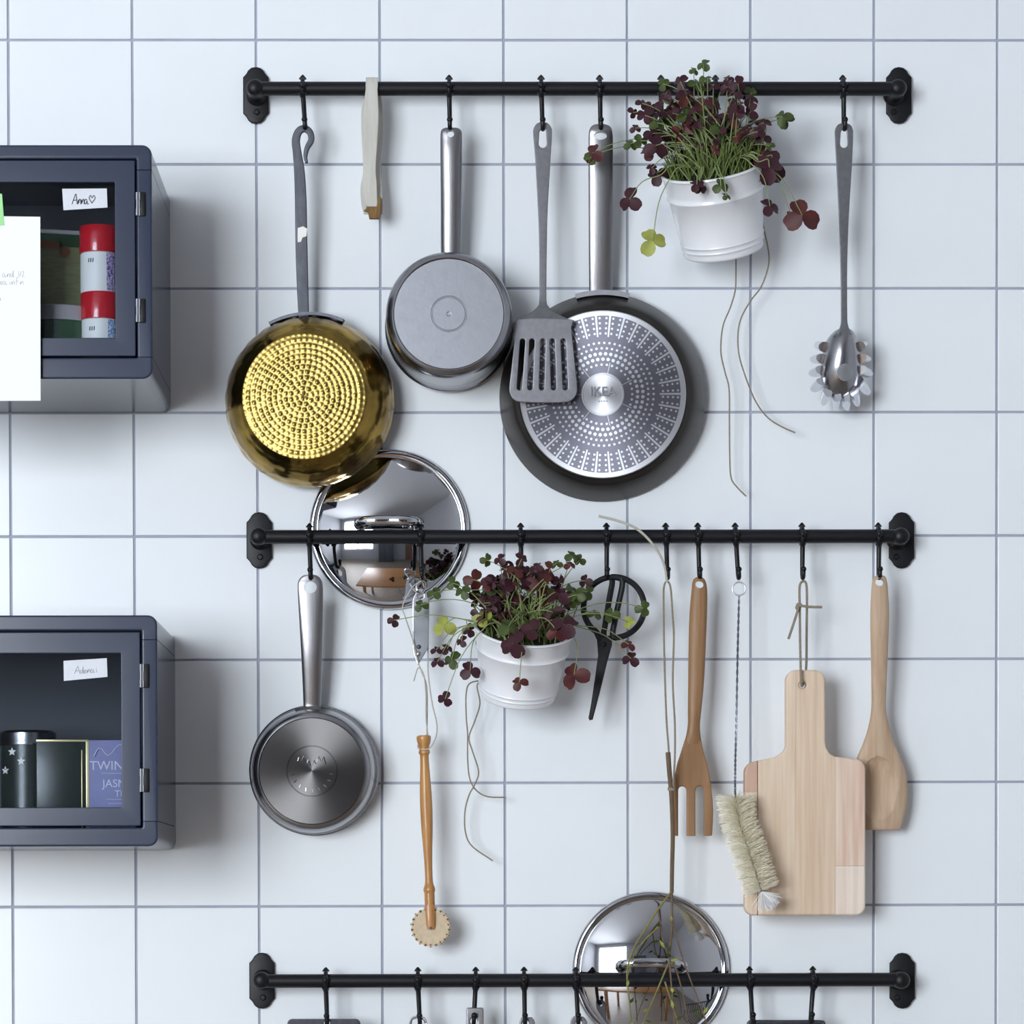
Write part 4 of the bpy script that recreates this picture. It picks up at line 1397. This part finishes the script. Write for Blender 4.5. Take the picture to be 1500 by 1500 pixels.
tl = part('twine_loop', tube(pxpath([(1175, 1004, .052), (1174, 1003.5, .068), (1173, 985, .069), (1172, 940, .066), (1171.5, 890, .062), (1171, 868, .058), (1172, 856, .0555), (1176.5, 851.5, .0545), (1181, 856, .0545), (1182, 880, .053), (1181.5, 930, .048), (1181, 975, .0435), (1178, 998, .0425), (1175, 1004, .0445), (1175, 1004, .052)], 6), .0015, 7), 'twine', t)
part('knot', join(ball(P(1170.5, 887, .064), .0036, 8, (1.1, .8, 1)), ball(P(1168, 890, .0655), .0028, 8)), 'twine', tl)
part('twine_end', tube(pxpath([(1170, 889, .066), (1165, 906, .067), (1155, 936, .066)], 5), .0016, 7), 'twine', tl)
part('twine_end', tube(pxpath([(1171, 887, .066), (1185, 889, .066), (1204, 889.5, .064)], 5), .0016, 7), 'twine', tl)

# ---- wooden spoon with scooped flat-ended bowl
t = thing('wooden_spoon', 'pale wooden spoon with scooped flat-ended bowl behind the cutting board', 'spoon', P(1288, 855, HD))
rows = [(842.5, 1285, 1292, HD, .006), (845, 1280.5, 1297, HD, .009), (851, 1278, 1299, HD, .0115), (862, 1276.5, 1300.5, HD, .013), (900, 1274.7, 1302.4, .052, .014), (953, 1275.5, 1300.7, .048, .014), (1007, 1276.5, 1298.5, .043, .013), (1040, 1276, 1297.8, .039, .012), (1066, 1271.5, 1302.8, .036, .012), (1088, 1264.5, 1309.5, .033, .0135), (1109, 1255.5, 1319, .031, .015), (1133, 1248, 1327, .029, .016), (1160, 1245, 1329.5, .027, .0165), (1187, 1247, 1327, .026, .016), (1203, 1250.5, 1323, .025, .015), (1213, 1254, 1319.5, .025, .013), (1216, 1257, 1317, .025, .010)]
sp = bar_loft(rows, 32, 2.3, 6)
sp = cut(sp, drill(1288, 853.5, HD, 6.4, 5.6))
c = P(1287, 1162, .0415)
sc_ = ball(Vector((c.x, c.y, c.z)), 1.0, 24, (.029, .0125, .046))
sp = cut(sp, sc_)
part('body', sp, 'beech', t, angle=55)

# ---- bottle brush
t = thing('bottle_brush', 'cream bristle bottle brush on twisted wire leaning on the cutting board', 'brush', P(1082, 853, HD))
rc = P(1082.5, 862.5, HD)
ring = [rc + Vector((9.6 * S(HD) * math.cos(a), .0, 9.6 * S(HD) * math.sin(a))) for a in [2 * math.pi * k / 28 for k in range(29)]]
part('hanging_ring', tube(ring, .0011, 8), 'wirewhite', t)
wp = pxpath([(1082.7, 872, HD), (1080.5, 960, .06), (1078.5, 1060, .068), (1077, 1130, .075), (1077.3, 1168, .08), (1080.8, 1196, .085), (1091.8, 1231, .09), (1103, 1266, .093), (1116, 1306, .095)], 24)
tws = []
for ph in (0, math.pi):
    q = []
    for i, p_ in enumerate(wp):
        a = i * 1.15 + ph
        q.append(p_ + Vector((math.cos(a), math.sin(a), 0)) * .0008)
    tws.append(q)
part('wire', tube(tws[0], .0008, 5), 'wire', t)
part('wire', tube(tws[1], .0008, 5), 'wire', t)
rb_ = random.Random(11)
core = wp[24 * 4:]
vs, fs = [], []


def hair(a, b_, w0=.00042, w1=.00028):
    d1 = (b_ - a).normalized()
    s_ = d1.orthogonal().normalized()
    u_ = d1.cross(s_)
    o_ = len(vs)
    for p_, r in ((a, w0), (b_, w1)):
        for k in range(3):
            an = 2.0944 * k
            vs.append(p_ + (s_ * math.cos(an) + u_ * math.sin(an)) * r)
    for k in range(3):
        fs.append((o_ + k, o_ + (k + 1) % 3, o_ + 3 + (k + 1) % 3, o_ + 3 + k))


NB = 1800
for i in range(NB):
    f_ = i / NB * (len(core) - 2)
    k = int(f_)
    a = core[k].lerp(core[k + 1], f_ - k)
    tg = (core[min(k + 2, len(core) - 1)] - core[max(k - 2, 0)]).normalized()
    n1 = tg.orthogonal().normalized()
    n2 = tg.cross(n1)
    an = i * 0.41 + rb_.uniform(-.5, .5)
    dr = (n1 * math.cos(an) + n2 * math.sin(an) + tg * rb_.uniform(-.22, .12)).normalized()
    ln = (.0235 + .0012 * math.sin(i * .03)) * rb_.uniform(.9, 1.04)
    b_ = a + dr * ln
    if b_.y > -.0665 and b_.x > wx(1090):
        b_.y = -.0665 - rb_.uniform(0, .003)
    if b_.y > -.05:
        b_.y = -.05
    hair(a, b_)
part('bristles', (vs, fs), 'bristle', t, smooth=False, kind='stuff')
vs, fs = [], []
tip = core[-1]
tg = (core[-1] - core[-6]).normalized()
for i in range(260):
    dr = (tg * 1.0 + Vector((rb_.gauss(.35, .38), rb_.gauss(-.1, .35), rb_.gauss(.1, .25)))).normalized()
    b_ = tip + dr * rb_.uniform(.02, .026)
    b_.y = min(b_.y, -.0665)
    hair(tip, b_)
part('tip_tuft', (vs, fs), 'bristlewhite', t, smooth=False, kind='stuff')

# ================================================================== lowest rail: tops of the tools that hang out of the picture
yb = 1493
t = thing('flat_grater', 'flat grey metal grater with a straight rounded top edge', 'grater', P(479, 1495, HD))
gl = [rrect(421, 1492.5, 528, 1700, 7, 4), circ(479, 1499.5, 5, 12)]
holes = [circ(441 + 19 * i, 1540 + 22 * j, 5, 8) for i in range(5) for j in range(7)]
part('plate', flat(gl + holes, [(1490, HD), (1700, .03)], .004, .0012), 'iron', t, wn=True)
t = thing('wire_whisk', 'steel whisk with a looped end on the lowest rail', 'whisk', P(613, 1490, HD))
part('hanging_loop', tube(pxpath([(609, 1513, HD), (601, 1503, HD), (603, 1493, HD), (612, 1490, HD), (622, 1493, HD), (624, 1503, HD), (616, 1513, HD)], 5), .002, 8), 'chrome', t)
part('handle', bar_loft([(1508, 609, 616, HD, .005), (1520, 605, 621, .052, .012), (1570, 604, 622, .05, .014), (1620, 607, 619, .047, .01)], 16, 2), 'steel', t)
for k in range(5):
    w_ = 6 + 9 * k
    part('loop_wire', tube(pxpath([(613 - 3, 1618, .047), (613 - w_, 1680, .047 + .004 * k), (613 - w_ * .8, 1740, .045), (613, 1765, .045), (613 + w_ * .8, 1740, .045), (613 + w_, 1680, .047 - .004 * k), (616, 1618, .047)], 5), .001, 6), 'chrome', t)
t = thing('steel_ladle', 'steel ladle with a wide flat handle end on the lowest rail', 'ladle', P(695, 1478, HD))
hb = flat([rrect(683, 1476, 708.5, 1520, 3, 3) , circ(694, 1496, 5.5, 14)], HD, .0045, .0012)
part('handle_end', hb, 'steelbrush', t, wn=True)
part('handle', bar_loft([(1516, 685, 706, HD, .004), (1540, 688, 703, .052, .005), (1680, 690, 700, .045, .004)], 14, 3), 'steelbrush', t)
fr = frame_axis(P(695, 1712, .07), P(695, 1712, .02))
part('bowl', lathe(fr, [(.036, 0), (.0365, .001), (.034, .014), (.025, .026), (0, .032), (0, .0305), (.024, .0245), (.0325, .013), (.0345, .001)], 32), 'steel', t)
t = thing('serving_spoon', 'narrow grey serving spoon on the lowest rail beside the lid', 'spoon', P(770, 1490, HD))
part('handle', flat([sym([(1490, 764, 779), (1496, 761.5, 783), (1510, 761, 783), (1600, 766, 778), (1660, 768, 776)]), circ(770, 1499.5, 5, 12)], [(1490, HD), (1660, .045)], .003, .0009), 'steelmatt', t, wn=True)
part('bowl', ball(P(772, 1690, .042), .01, 12, (2.6, .6, 3.4)), 'steelmatt', t)
t = thing('steel_skimmer', 'flat steel skimmer hanging at the edge of the polished lid', 'skimmer', P(848, 1490, HD))
part('handle', flat([sym([(1489, 840, 854), (1495, 836, 859), (1510, 836, 860), (1600, 841, 853), (1660, 843, 851)]), circ(848, 1499.5, 5, 12)], [(1490, HD), (1660, .045)], .003, .0009), 'steelmatt', t, wn=True)
part('disc', flat([circ(847, 1700, 46, 36)] + [circ(847 + 13 * i, 1700 + 13 * j, 3, 8) for i in range(-2, 3) for j in range(-2, 3)], .044, .0025, .0008), 'steelmatt', t, wn=True)
t = thing('wire_basket', 'grey wire basket with a straight top bar on two hooks of the lowest rail', 'basket', P(1150, 1497, HD))
part('top_bar', tube(pxpath([(1096, 1512, HD), (1097, 1501, HD), (1103, 1497.5, HD), (1150, 1497.5, HD), (1200, 1497.5, HD), (1206, 1501, HD), (1207, 1512, HD)], 5), .0028, 10), 'iron', t)
for x in range(1097, 1208, 11):
    part('wire', tube(pxpath([(x, 1499 if 1100 < x < 1204 else 1510, HD), (x, 1600, HD), (x, 1606, .06), (x, 1606, .12), (x, 1600, .125), (x, 1550, .125)], 3), .0013, 6), 'iron', t)
part('front_bar', tube(pxpath([(1097, 1550, .125), (1207, 1550, .125)], 2), .002, 8), 'iron', t)


# ================================================================== plants
def leaflet(rad, fold, curl, n=10):
    """one rounded, notched leaflet lying along +x from the origin, slightly folded on its midrib, with thickness"""
    top, rim_i = [], []
    pts = [(0.0, 0.0)]
    for k in range(n + 1):
        a = math.radians(-150 + 300 * k / n)
        r = rad * (1 - 0.16 * math.exp(-(a / .35) ** 2))
        pts.append((rad * 1.05 + r * math.cos(a), r * .92 * math.sin(a)))
    vs, fs = [], []
    mid = [(rad * 0.6, 0), (rad * 1.3, 0), (rad * 1.85, 0)]

    def zz(x, y):
        return fold * abs(y) - curl * (x / rad) ** 2 * rad
    allp = pts + mid
    for off in (0.00012, -0.00012):
        for x, y in allp:
            vs.append(Vector((x, y, zz(x, y) + off)))
    m = len(allp)
    # triangle fan to three midrib points
    np_ = len(pts)
    def near(x):
        return np_ + (0 if x < rad * .95 else (1 if x < rad * 1.6 else 2))
    for i in range(np_):
        j = (i + 1) % np_
        a, b_ = near(pts[i][0]), near(pts[j][0])
        fs.append((i, j, b_))
        if a != b_:
            fs.append((i, b_, a))
    f2 = [tuple(q + m for q in reversed(f_)) for f_ in fs]
    sd = [(i, i + m, (i + 1) % np_ + m, (i + 1) % np_) for i in range(np_)]
    return vs, fs + f2 + sd


def leaf_mesh(name, rad, count, fold, curl, m, seed):
    rnd = random.Random(seed)
    parts = []
    for k in range(count):
        R_ = Matrix.Rotation(math.radians(360 * k / max(count, 3) + rnd.uniform(-12, 12)), 3, 'Z') @ Matrix.Rotation(rnd.uniform(0.1, 0.45), 3, 'Y')
        v, f_ = leaflet(rad * rnd.uniform(.88, 1.08), fold, curl)
        parts.append(([R_ @ q for q in v], f_))
    return mesh_of(name, join(*parts), m, Vector((0, 0, 0)), True, 50)


LEAF = {}
for key, m in (('p', 'leafp'), ('r', 'leafr'), ('g', 'leafg'), ('y', 'leafy')):
    LEAF[key] = [leaf_mesh('leaf', .0075, 3, .25, .05, m, 3), leaf_mesh('leaf', .0075, 3, .5, .12, m, 9), leaf_mesh('leaf', .0075, 2, .35, .1, m, 5)]


def bez(a, b_, c, n=9):
    return [a * (1 - k / n) ** 2 + b_ * (2 * (1 - k / n) * k / n) + c * (k / n) ** 2 for k in range(n + 1)]


def plant(label, pot_top, pot_bot, d_top, d_bot, r_top, r_bot, leaves, cloud, n_cloud, n_short, seed, pot_label):
    rnd = random.Random(seed)
    o = P(pot_bot[0], pot_bot[1], d_bot)
    tp = P(pot_top[0], pot_top[1], d_top)
    h = (tp - o).normalized()
    L = (tp - o).length
    ex = Vector((1, 0, 0))
    ex = (ex - h * ex.dot(h)).normalized()
    ez = h.cross(ex)
    fr = (o, ex, ez, h)
    t = thing('potted_clover', label, 'potted plant', o, 'white hanging pots of purple clover')
    def rr(f_): return r_bot + (r_top - r_bot) * f_
    prof = [(0, .0015), (r_bot * .93, .0015), (r_bot * .95, 0), (r_bot * 1.0, .0005), (r_bot * 1.02, .003), (r_bot * 1.005, .006), (rr(.07), L * .085), (rr(.09) + .0012, L * .1), (rr(.11), L * .115), (rr(.15), L * .15), (rr(.17) + .0013, L * .165), (rr(.19), L * .18),
            (rr(.68), L * .68), (rr(.7) + .0018, L * .695), (rr(.72) + .0018, L * .71), (rr(.74), L * .725), (rr(.78), L * .77), (rr(.95), L * .95), (r_top + .0005, L * .965), (r_top + .0022, L * .98), (r_top + .0016, L), (r_top - .0008, L * 1.0), (r_top - .0015, L * .985), (rr(.8) - .0016, L * .8), (0, L * .8)]
    pot = part('pot', lathe(fr, prof, 72), 'white', t, angle=60)
    part('soil', lathe(fr, [(rr(.88) - .002, L * .87), (r_top * .6, L * .93), (0, L * .96)], 32), 'soil', t)
    stems, short = [], []
    sm = tp - h * .008

    def add(px, py, d, size, key, var, facing, droop, root=None):
        c = P(px, py, d)
        a = rnd.uniform(0, 6.28)
        rs = root if root is not None else sm + (ex * math.cos(a) + ez * math.sin(a)) * r_top * rnd.uniform(.05, .7)
        mid = (rs + c) / 2 + Vector((0, -.006, abs(c.x - rs.x) * .25 + droop))
        side = c - tp
        side = side - h * side.dot(h)
        if (c - tp).dot(h) < .004 and side.length > r_top * .6:      # trails over the rim
            rim_pt = tp + side.normalized() * (r_top * 1.06) + h * .005
            top_pt = tp + side.normalized() * (r_top * .75) + h * .012
            out_pt = rim_pt.lerp(c, .45) + side.normalized() * .006 + Vector((0, 0, .006))
            q = catmull([rs, top_pt, rim_pt, out_pt, c], 4)
            stems.append(tube(q, [.00085 - .00035 * k / len(q) for k in range(len(q))], 5))
        else:
            stems.append(tube(bez(rs, mid, c), [.00085 - .00035 * k / 9 for k in range(10)], 5))
        ob = bpy.data.objects.new('leaf', LEAF[key][var])
        nrm = Vector(facing).normalized()
        q = nrm.to_track_quat('Z', 'Y')
        R_ = q.to_matrix().to_4x4() @ Matrix.Rotation(rnd.uniform(0, 6.28), 4, 'Z')
        s_ = size * S(d) / .0158
        ob.matrix_local = Matrix.Translation(c - o) @ R_ @ Matrix.Scale(s_, 4)
        ob.parent = t
        COL.objects.link(ob)

    for e in leaves:
        px, py, d, size, key = e[:5]
        fc = e[5] if len(e) > 5 else (rnd.uniform(-.5, .5), -1, rnd.uniform(-.2, .8))
        add(px, py, d, size, key, 0, fc, .01 if py < pot_top[1] else .03)
    cx, cy, rx, ry, da, db = cloud
    for i in range(n_cloud):
        while True:
            u, v = rnd.uniform(-1, 1), rnd.uniform(-1, 1)
            if u * u + v * v < 1:
                break
        px, py = cx + rx * u, cy + ry * v
        key = rnd.choices('prgy', (62, 18, 17, 3))[0]
        add(px, py, rnd.uniform(da, db), rnd.uniform(12, 18), key, rnd.choice((0, 1, 2)), (rnd.uniform(-.9, .9), -rnd.uniform(.1, 1), rnd.uniform(-.3, 1.0)), .008)
    for i in range(n_short):
        a = rnd.uniform(0, 6.28)
        rs = sm + (ex * math.cos(a) + ez * math.sin(a)) * r_top * math.sqrt(rnd.uniform(0, .8))
        tpx = rs + Vector((rnd.uniform(-.02, .02), rnd.uniform(-.015, .01), rnd.uniform(.02, .045)))
        short.append(tube(bez(rs, (rs + tpx) / 2 + Vector((rnd.uniform(-.008, .008), 0, .004)), tpx, 5), [.0012, .0011, .001, .0009, .0008, .0006], 4))
    part('long_stems', join(*stems), 'stempale', t, kind='stuff')
    part('short_stems', join(*short), 'stem', t, kind='stuff')
    return t, o


L1 = []
def zc(x, y): return 890 + x / 4.545, 70 + y / 4.545
for x, y, sz, k in ((640, 110, 14, 'g'), (575, 150, 10, 'g'), (485, 225, 16, 'p'), (370, 240, 13, 'g'), (590, 240, 15, 'g'), (665, 205, 10, 'g'), (800, 205, 12, 'p'), (870, 240, 16, 'p'), (955, 300, 14, 'g'), (230, 370, 12, 'p'), (170, 430, 11, 'p'), (285, 400, 16, 'p'), (250, 450, 18, 'p'), (185, 535, 11, 'p'),
                    (430, 380, 17, 'r'), (500, 340, 14, 'p'), (370, 350, 14, 'g'), (635, 365, 20, 'r'), (710, 375, 18, 'r'), (835, 420, 16, 'p'), (470, 440, 16, 'p'), (575, 420, 16, 'g'), (330, 500, 17, 'g'), (300, 570, 18, 'p'), (365, 560, 16, 'p'), (150, 640, 14, 'g'), (220, 620, 14, 'g'), (320, 650, 26, 'p'), (280, 690, 18, 'r'),
                    (640, 575, 24, 'r'), (580, 540, 18, 'p'), (720, 490, 20, 'p'), (790, 530, 20, 'p'), (870, 600, 26, 'p'), (945, 590, 26, 'r'), (960, 645, 24, 'p'), (1000, 560, 16, 'p'), (1040, 500, 16, 'p'), (1035, 600, 16, 'p'), (1080, 655, 10, 'g'), (1000, 710, 18, 'r'), (1165, 460, 18, 'g'),
                    (1080, 790, 32, 'p'), (1020, 860, 16, 'g'), (335, 845, 20, 'p'), (295, 800, 11, 'p'), (595, 910, 15, 'p'), (755, 920, 16, 'g'), (790, 985, 10, 'g')):
    px, py = zc(x, y)
    inpot = 340 < x < 980 and y < 720
    front = y > 830 and 380 < x < 960                 # hangs in front of the pot wall
    L1.append((px, py, .174 if front else (.1 if py > 220 else .075) + random.uniform(-.02, .03) if inpot else .1 + random.uniform(0, .03), sz, k))
L1 += [(1150, 175, .09, 17, 'g'), (1127, 245, .15, 30, 'p', (.2, -1, .2)), (1175, 315, .14, 34, 'r', (.1, -1, .1)), (1128, 302, .145, 20, 'p', (.3, -1, .5)), (1160, 318, .13, 18, 'r', (0, -1, .5)), (922, 292, .12, 24, 'p', (-.5, -1, .1)), (956, 353, .13, 27, 'y', (.1, -1, .15)), (868, 224, .095, 20, 'r', (-.4, -1, .3)), (865, 231, .095, 14, 'g', (-.3, -1, 0)), (1026, 274, .166, 14, 'p', (.2, -1, 0))]
t1, o1 = plant('purple clover in a ridged white pot hanging from the topmost rail', (1043, 243), (1060, 367), .105, .06, .0605, .0475, L1, (1027, 174, 88, 54, .05, .135), 92, 240, 21, '')
tw = thing('loose_twine', 'two thin loose ends of twine trailing below the upper plant pot', 'twine', P(1080, 382, .05), 'loose twine below the plant pots')
part('strand', tube(pxpath([(1078, 372, .03), (1078, 400, .03), (1077, 425, .03), (1070, 450, .032), (1059, 478, .034), (1056, 515, .034), (1062, 545, .032), (1068, 570, .03), (1068.5, 620, .028), (1069, 670, .026), (1071, 700, .025), (1080, 714, .025), (1093, 727, .025)], 6), .0009, 6), 'twine', tw)
part('strand', tube(pxpath([(1112, 300, .02), (1119, 335, .025), (1126, 370, .03), (1125, 392, .03), (1115, 420, .03), (1100, 440, .03), (1086, 465, .03), (1081, 490, .03), (1083, 522, .03), (1095, 560, .028), (1108, 590, .026), (1125, 612, .026), (1145, 625, .026), (1165, 634, .026)], 6), .0009, 6), 'twine', tw)

L2 = []
def zd(x, y): return 540 + x / 3.124, 790 + y / 3.124
for x, y, sz, k in ((540, 95, 13, 'g'), (600, 90, 13, 'p'), (700, 90, 14, 'p'), (930, 75, 14, 'g'), (965, 95, 12, 'g'), (920, 115, 12, 'r'), (860, 110, 12, 'g'), (480, 185, 20, 'r'), (430, 240, 16, 'g'), (385, 200, 14, 'g'), (300, 245, 14, 'g'), (240, 300, 14, 'g'), (345, 395, 22, 'y'), (115, 370, 13, 'p'), (460, 415, 14, 'p'), (425, 465, 12, 'p'), (555, 425, 15, 'p'), (310, 505, 11, 'p'), (360, 500, 13, 'p'),
                    (315, 560, 13, 'p'), (380, 550, 18, 'g'), (465, 600, 20, 'p'), (350, 730, 15, 'p'), (660, 480, 24, 'p'), (690, 655, 13, 'r'), (895, 390, 26, 'p'), (860, 420, 18, 'r'), (740, 410, 18, 'p'), (640, 400, 18, 'g'), (940, 620, 28, 'r'), (1035, 340, 14, 'g'), (1110, 345, 16, 'g'), (1200, 545, 17, 'p'), (1255, 315, 16, 'g'), (1190, 380, 12, 'y'), (1190, 480, 14, 'r'), (1000, 240, 16, 'g'), (990, 190, 14, 'p'), (610, 340, 20, 'p'), (650, 200, 24, 'p'), (780, 210, 26, 'r'), (720, 150, 24, 'p'), (870, 250, 24, 'p')):
    px, py = zd(x, y)
    front = y > 360 and 570 < x < 905                 # hangs in front of the pot wall
    L2.append((px, py, .172 if front else (.095 + random.uniform(0, .035) if x < 960 else .085), sz + 3 * front, k))
t2, o2 = plant('purple clover in a plain white pot hanging from the middle rail', (768, 918), (758, 1019), .105, .065, .0585, .0445, L2, (772, 880, 80, 52, .085, .142), 115, 130, 22, '')
tw = thing('loose_twine', 'two crossing loose ends of twine trailing below the lower plant pot', 'twine', P(685, 1000, .05), 'loose twine below the plant pots')
part('strand', tube(pxpath([(712, 1000, .03), (699, 1003, .035), (703, 1030, .036), (696, 1055, .036), (687, 1080, .036), (692, 1100, .036), (701, 1130, .034), (696, 1148, .032), (687, 1165, .03), (681, 1190, .029), (682, 1220, .028), (692, 1240, .027), (722, 1261, .026)], 6), .0009, 6), 'twine', tw)
part('strand', tube(pxpath([(716, 996, .03), (690, 1000, .031), (683, 1015, .032), (683, 1050, .032), (685, 1075, .033), (685, 1110, .032), (688, 1140, .029), (698, 1158, .028), (715, 1167, .027), (741, 1168, .026)], 6), .0009, 6), 'twine', tw)

# ---- bunch of twigs on a long twine
t = thing('twig_bunch', 'thin sprouting twig bunch hanging on a long twine before the lid', 'twigs', P(978, 853, HD))
lp = part('twine_loop', tube(pxpath([(980, 1140, .066), (979.5, 1100, .065), (976, 1050, .063), (973, 960, .059), (972, 880, .056), (972.5, 860, .055), (976, 852, .0545), (980.5, 855, .0545), (983, 868, .055), (985.5, 905, .057), (987, 935, .058), (985.5, 1000, .061), (988.5, 1060, .064), (988.5, 1110, .066), (986, 1150, .067)], 6), .0012, 7), 'twine', t)
part('twine_end', tube(pxpath([(977, 853, .058), (974, 832, .062), (966, 812, .064), (950, 790, .066), (930, 773, .068), (905, 763, .068), (877, 756, .066)], 6), .0016, 7), 'twinepale', lp)
part('twine_wrap', join(*[tube([P(984, 1157, .067) + Vector((.0042 * math.cos(a), .0042 * math.sin(a), .0012 * k + .0006 * math.sin(a))) for a in [2 * math.pi * q / 14 for q in range(15)]], .0009, 5) for k in range(3)]), 'twine', lp)
DT = .066
stem = part('stem', tube(pxpath([(978.5, 1102, DT), (980.5, 1130, DT), (983.5, 1165, DT), (985.5, 1220, DT), (984.5, 1270, DT), (984, 1308, DT)], 6), [.003 - .0006 * k / 30 for k in range(31)], 8), 'twig', t)
DB = .078
def br(pts, r0=.0013, m='twigg'):
    q = pxpath([(x, y, DT + (DB - DT) * min(1, (y - 1300) / 90)) for x, y in pts], 6)
    n = len(q)
    return part('branch', tube(q, [r0 * (1 - .45 * k / n) for k in range(n)], 6), m, t)
branches = [
    [(984, 1306), (964, 1332), (945, 1362), (929, 1388), (920, 1415), (918.6, 1433), (922.6, 1473), (926, 1510), (928, 1560)],
    [(964, 1332), (968, 1356), (970.6, 1377), (977, 1393), (982, 1409)],
    [(967, 1355), (940, 1382), (926, 1406), (918, 1436)],
    [(984, 1306), (984.5, 1353), (982, 1385), (981, 1406.6), (982.6, 1433), (988, 1494), (992, 1560)],
    [(981, 1406.6), (966.6, 1441), (950.6, 1478.6), (938, 1510), (925, 1555)],
    [(985, 1350), (993, 1380), (1001, 1406.6), (1014.6, 1444), (1033, 1492), (1048, 1545)],
    [(974, 1438), (985, 1473), (993, 1500), (1003, 1550)],
    [(984, 1400), (994, 1432), (1001, 1460), (1010, 1510)],
]
for i, b_ in enumerate(branches):
    br(b_, .0015 if i in (0, 3) else .0011, 'twigg' if i % 2 == 0 else 'twig')
for i, (x, y, a, ln) in enumerate(((967, 1377, 200, 13), (974, 1390, 120, 16), (978, 1396, 70, 12), (982, 1408, 20, 12), (984, 1402, 150, 11), (984, 1350, 100, 9), (968, 1356, 170, 7), (921, 1436, 250, 10), (923, 1470, 60, 11), (927, 1496, 250, 14), (919, 1415, 200, 8), (986, 1478, 100, 14), (989, 1495, 30, 15), (983, 1446, 290, 9), (1025, 1478, 200, 16), (1030, 1486, 60, 14), (1033, 1492, 160, 18), (950, 1478, 200, 10), (946, 1494, 330, 12), (993, 1500, 250, 10))):
    p0 = P(x, y, DB)
    ar = math.radians(a)
    tip = P(x + ln * math.cos(ar), y - ln * math.sin(ar), DB + .006)
    side = (tip - p0).cross(Vector((0, 1, .3))).normalized() * (.0022)
    mid = p0.lerp(tip, .45) + Vector((0, -.001, 0))
    th = Vector((0, .0003, 0))
    vs = [p0, mid + side, tip, mid - side, p0 + th, mid + side + th, tip + th, mid - side + th]
    part('bud_leaf', (vs, [(0, 1, 2, 3), (7, 6, 5, 4), (0, 4, 5, 1), (1, 5, 6, 2), (2, 6, 7, 3), (3, 7, 4, 0)]), 'leafy' if i % 2 else 'leafg', t, smooth=False)
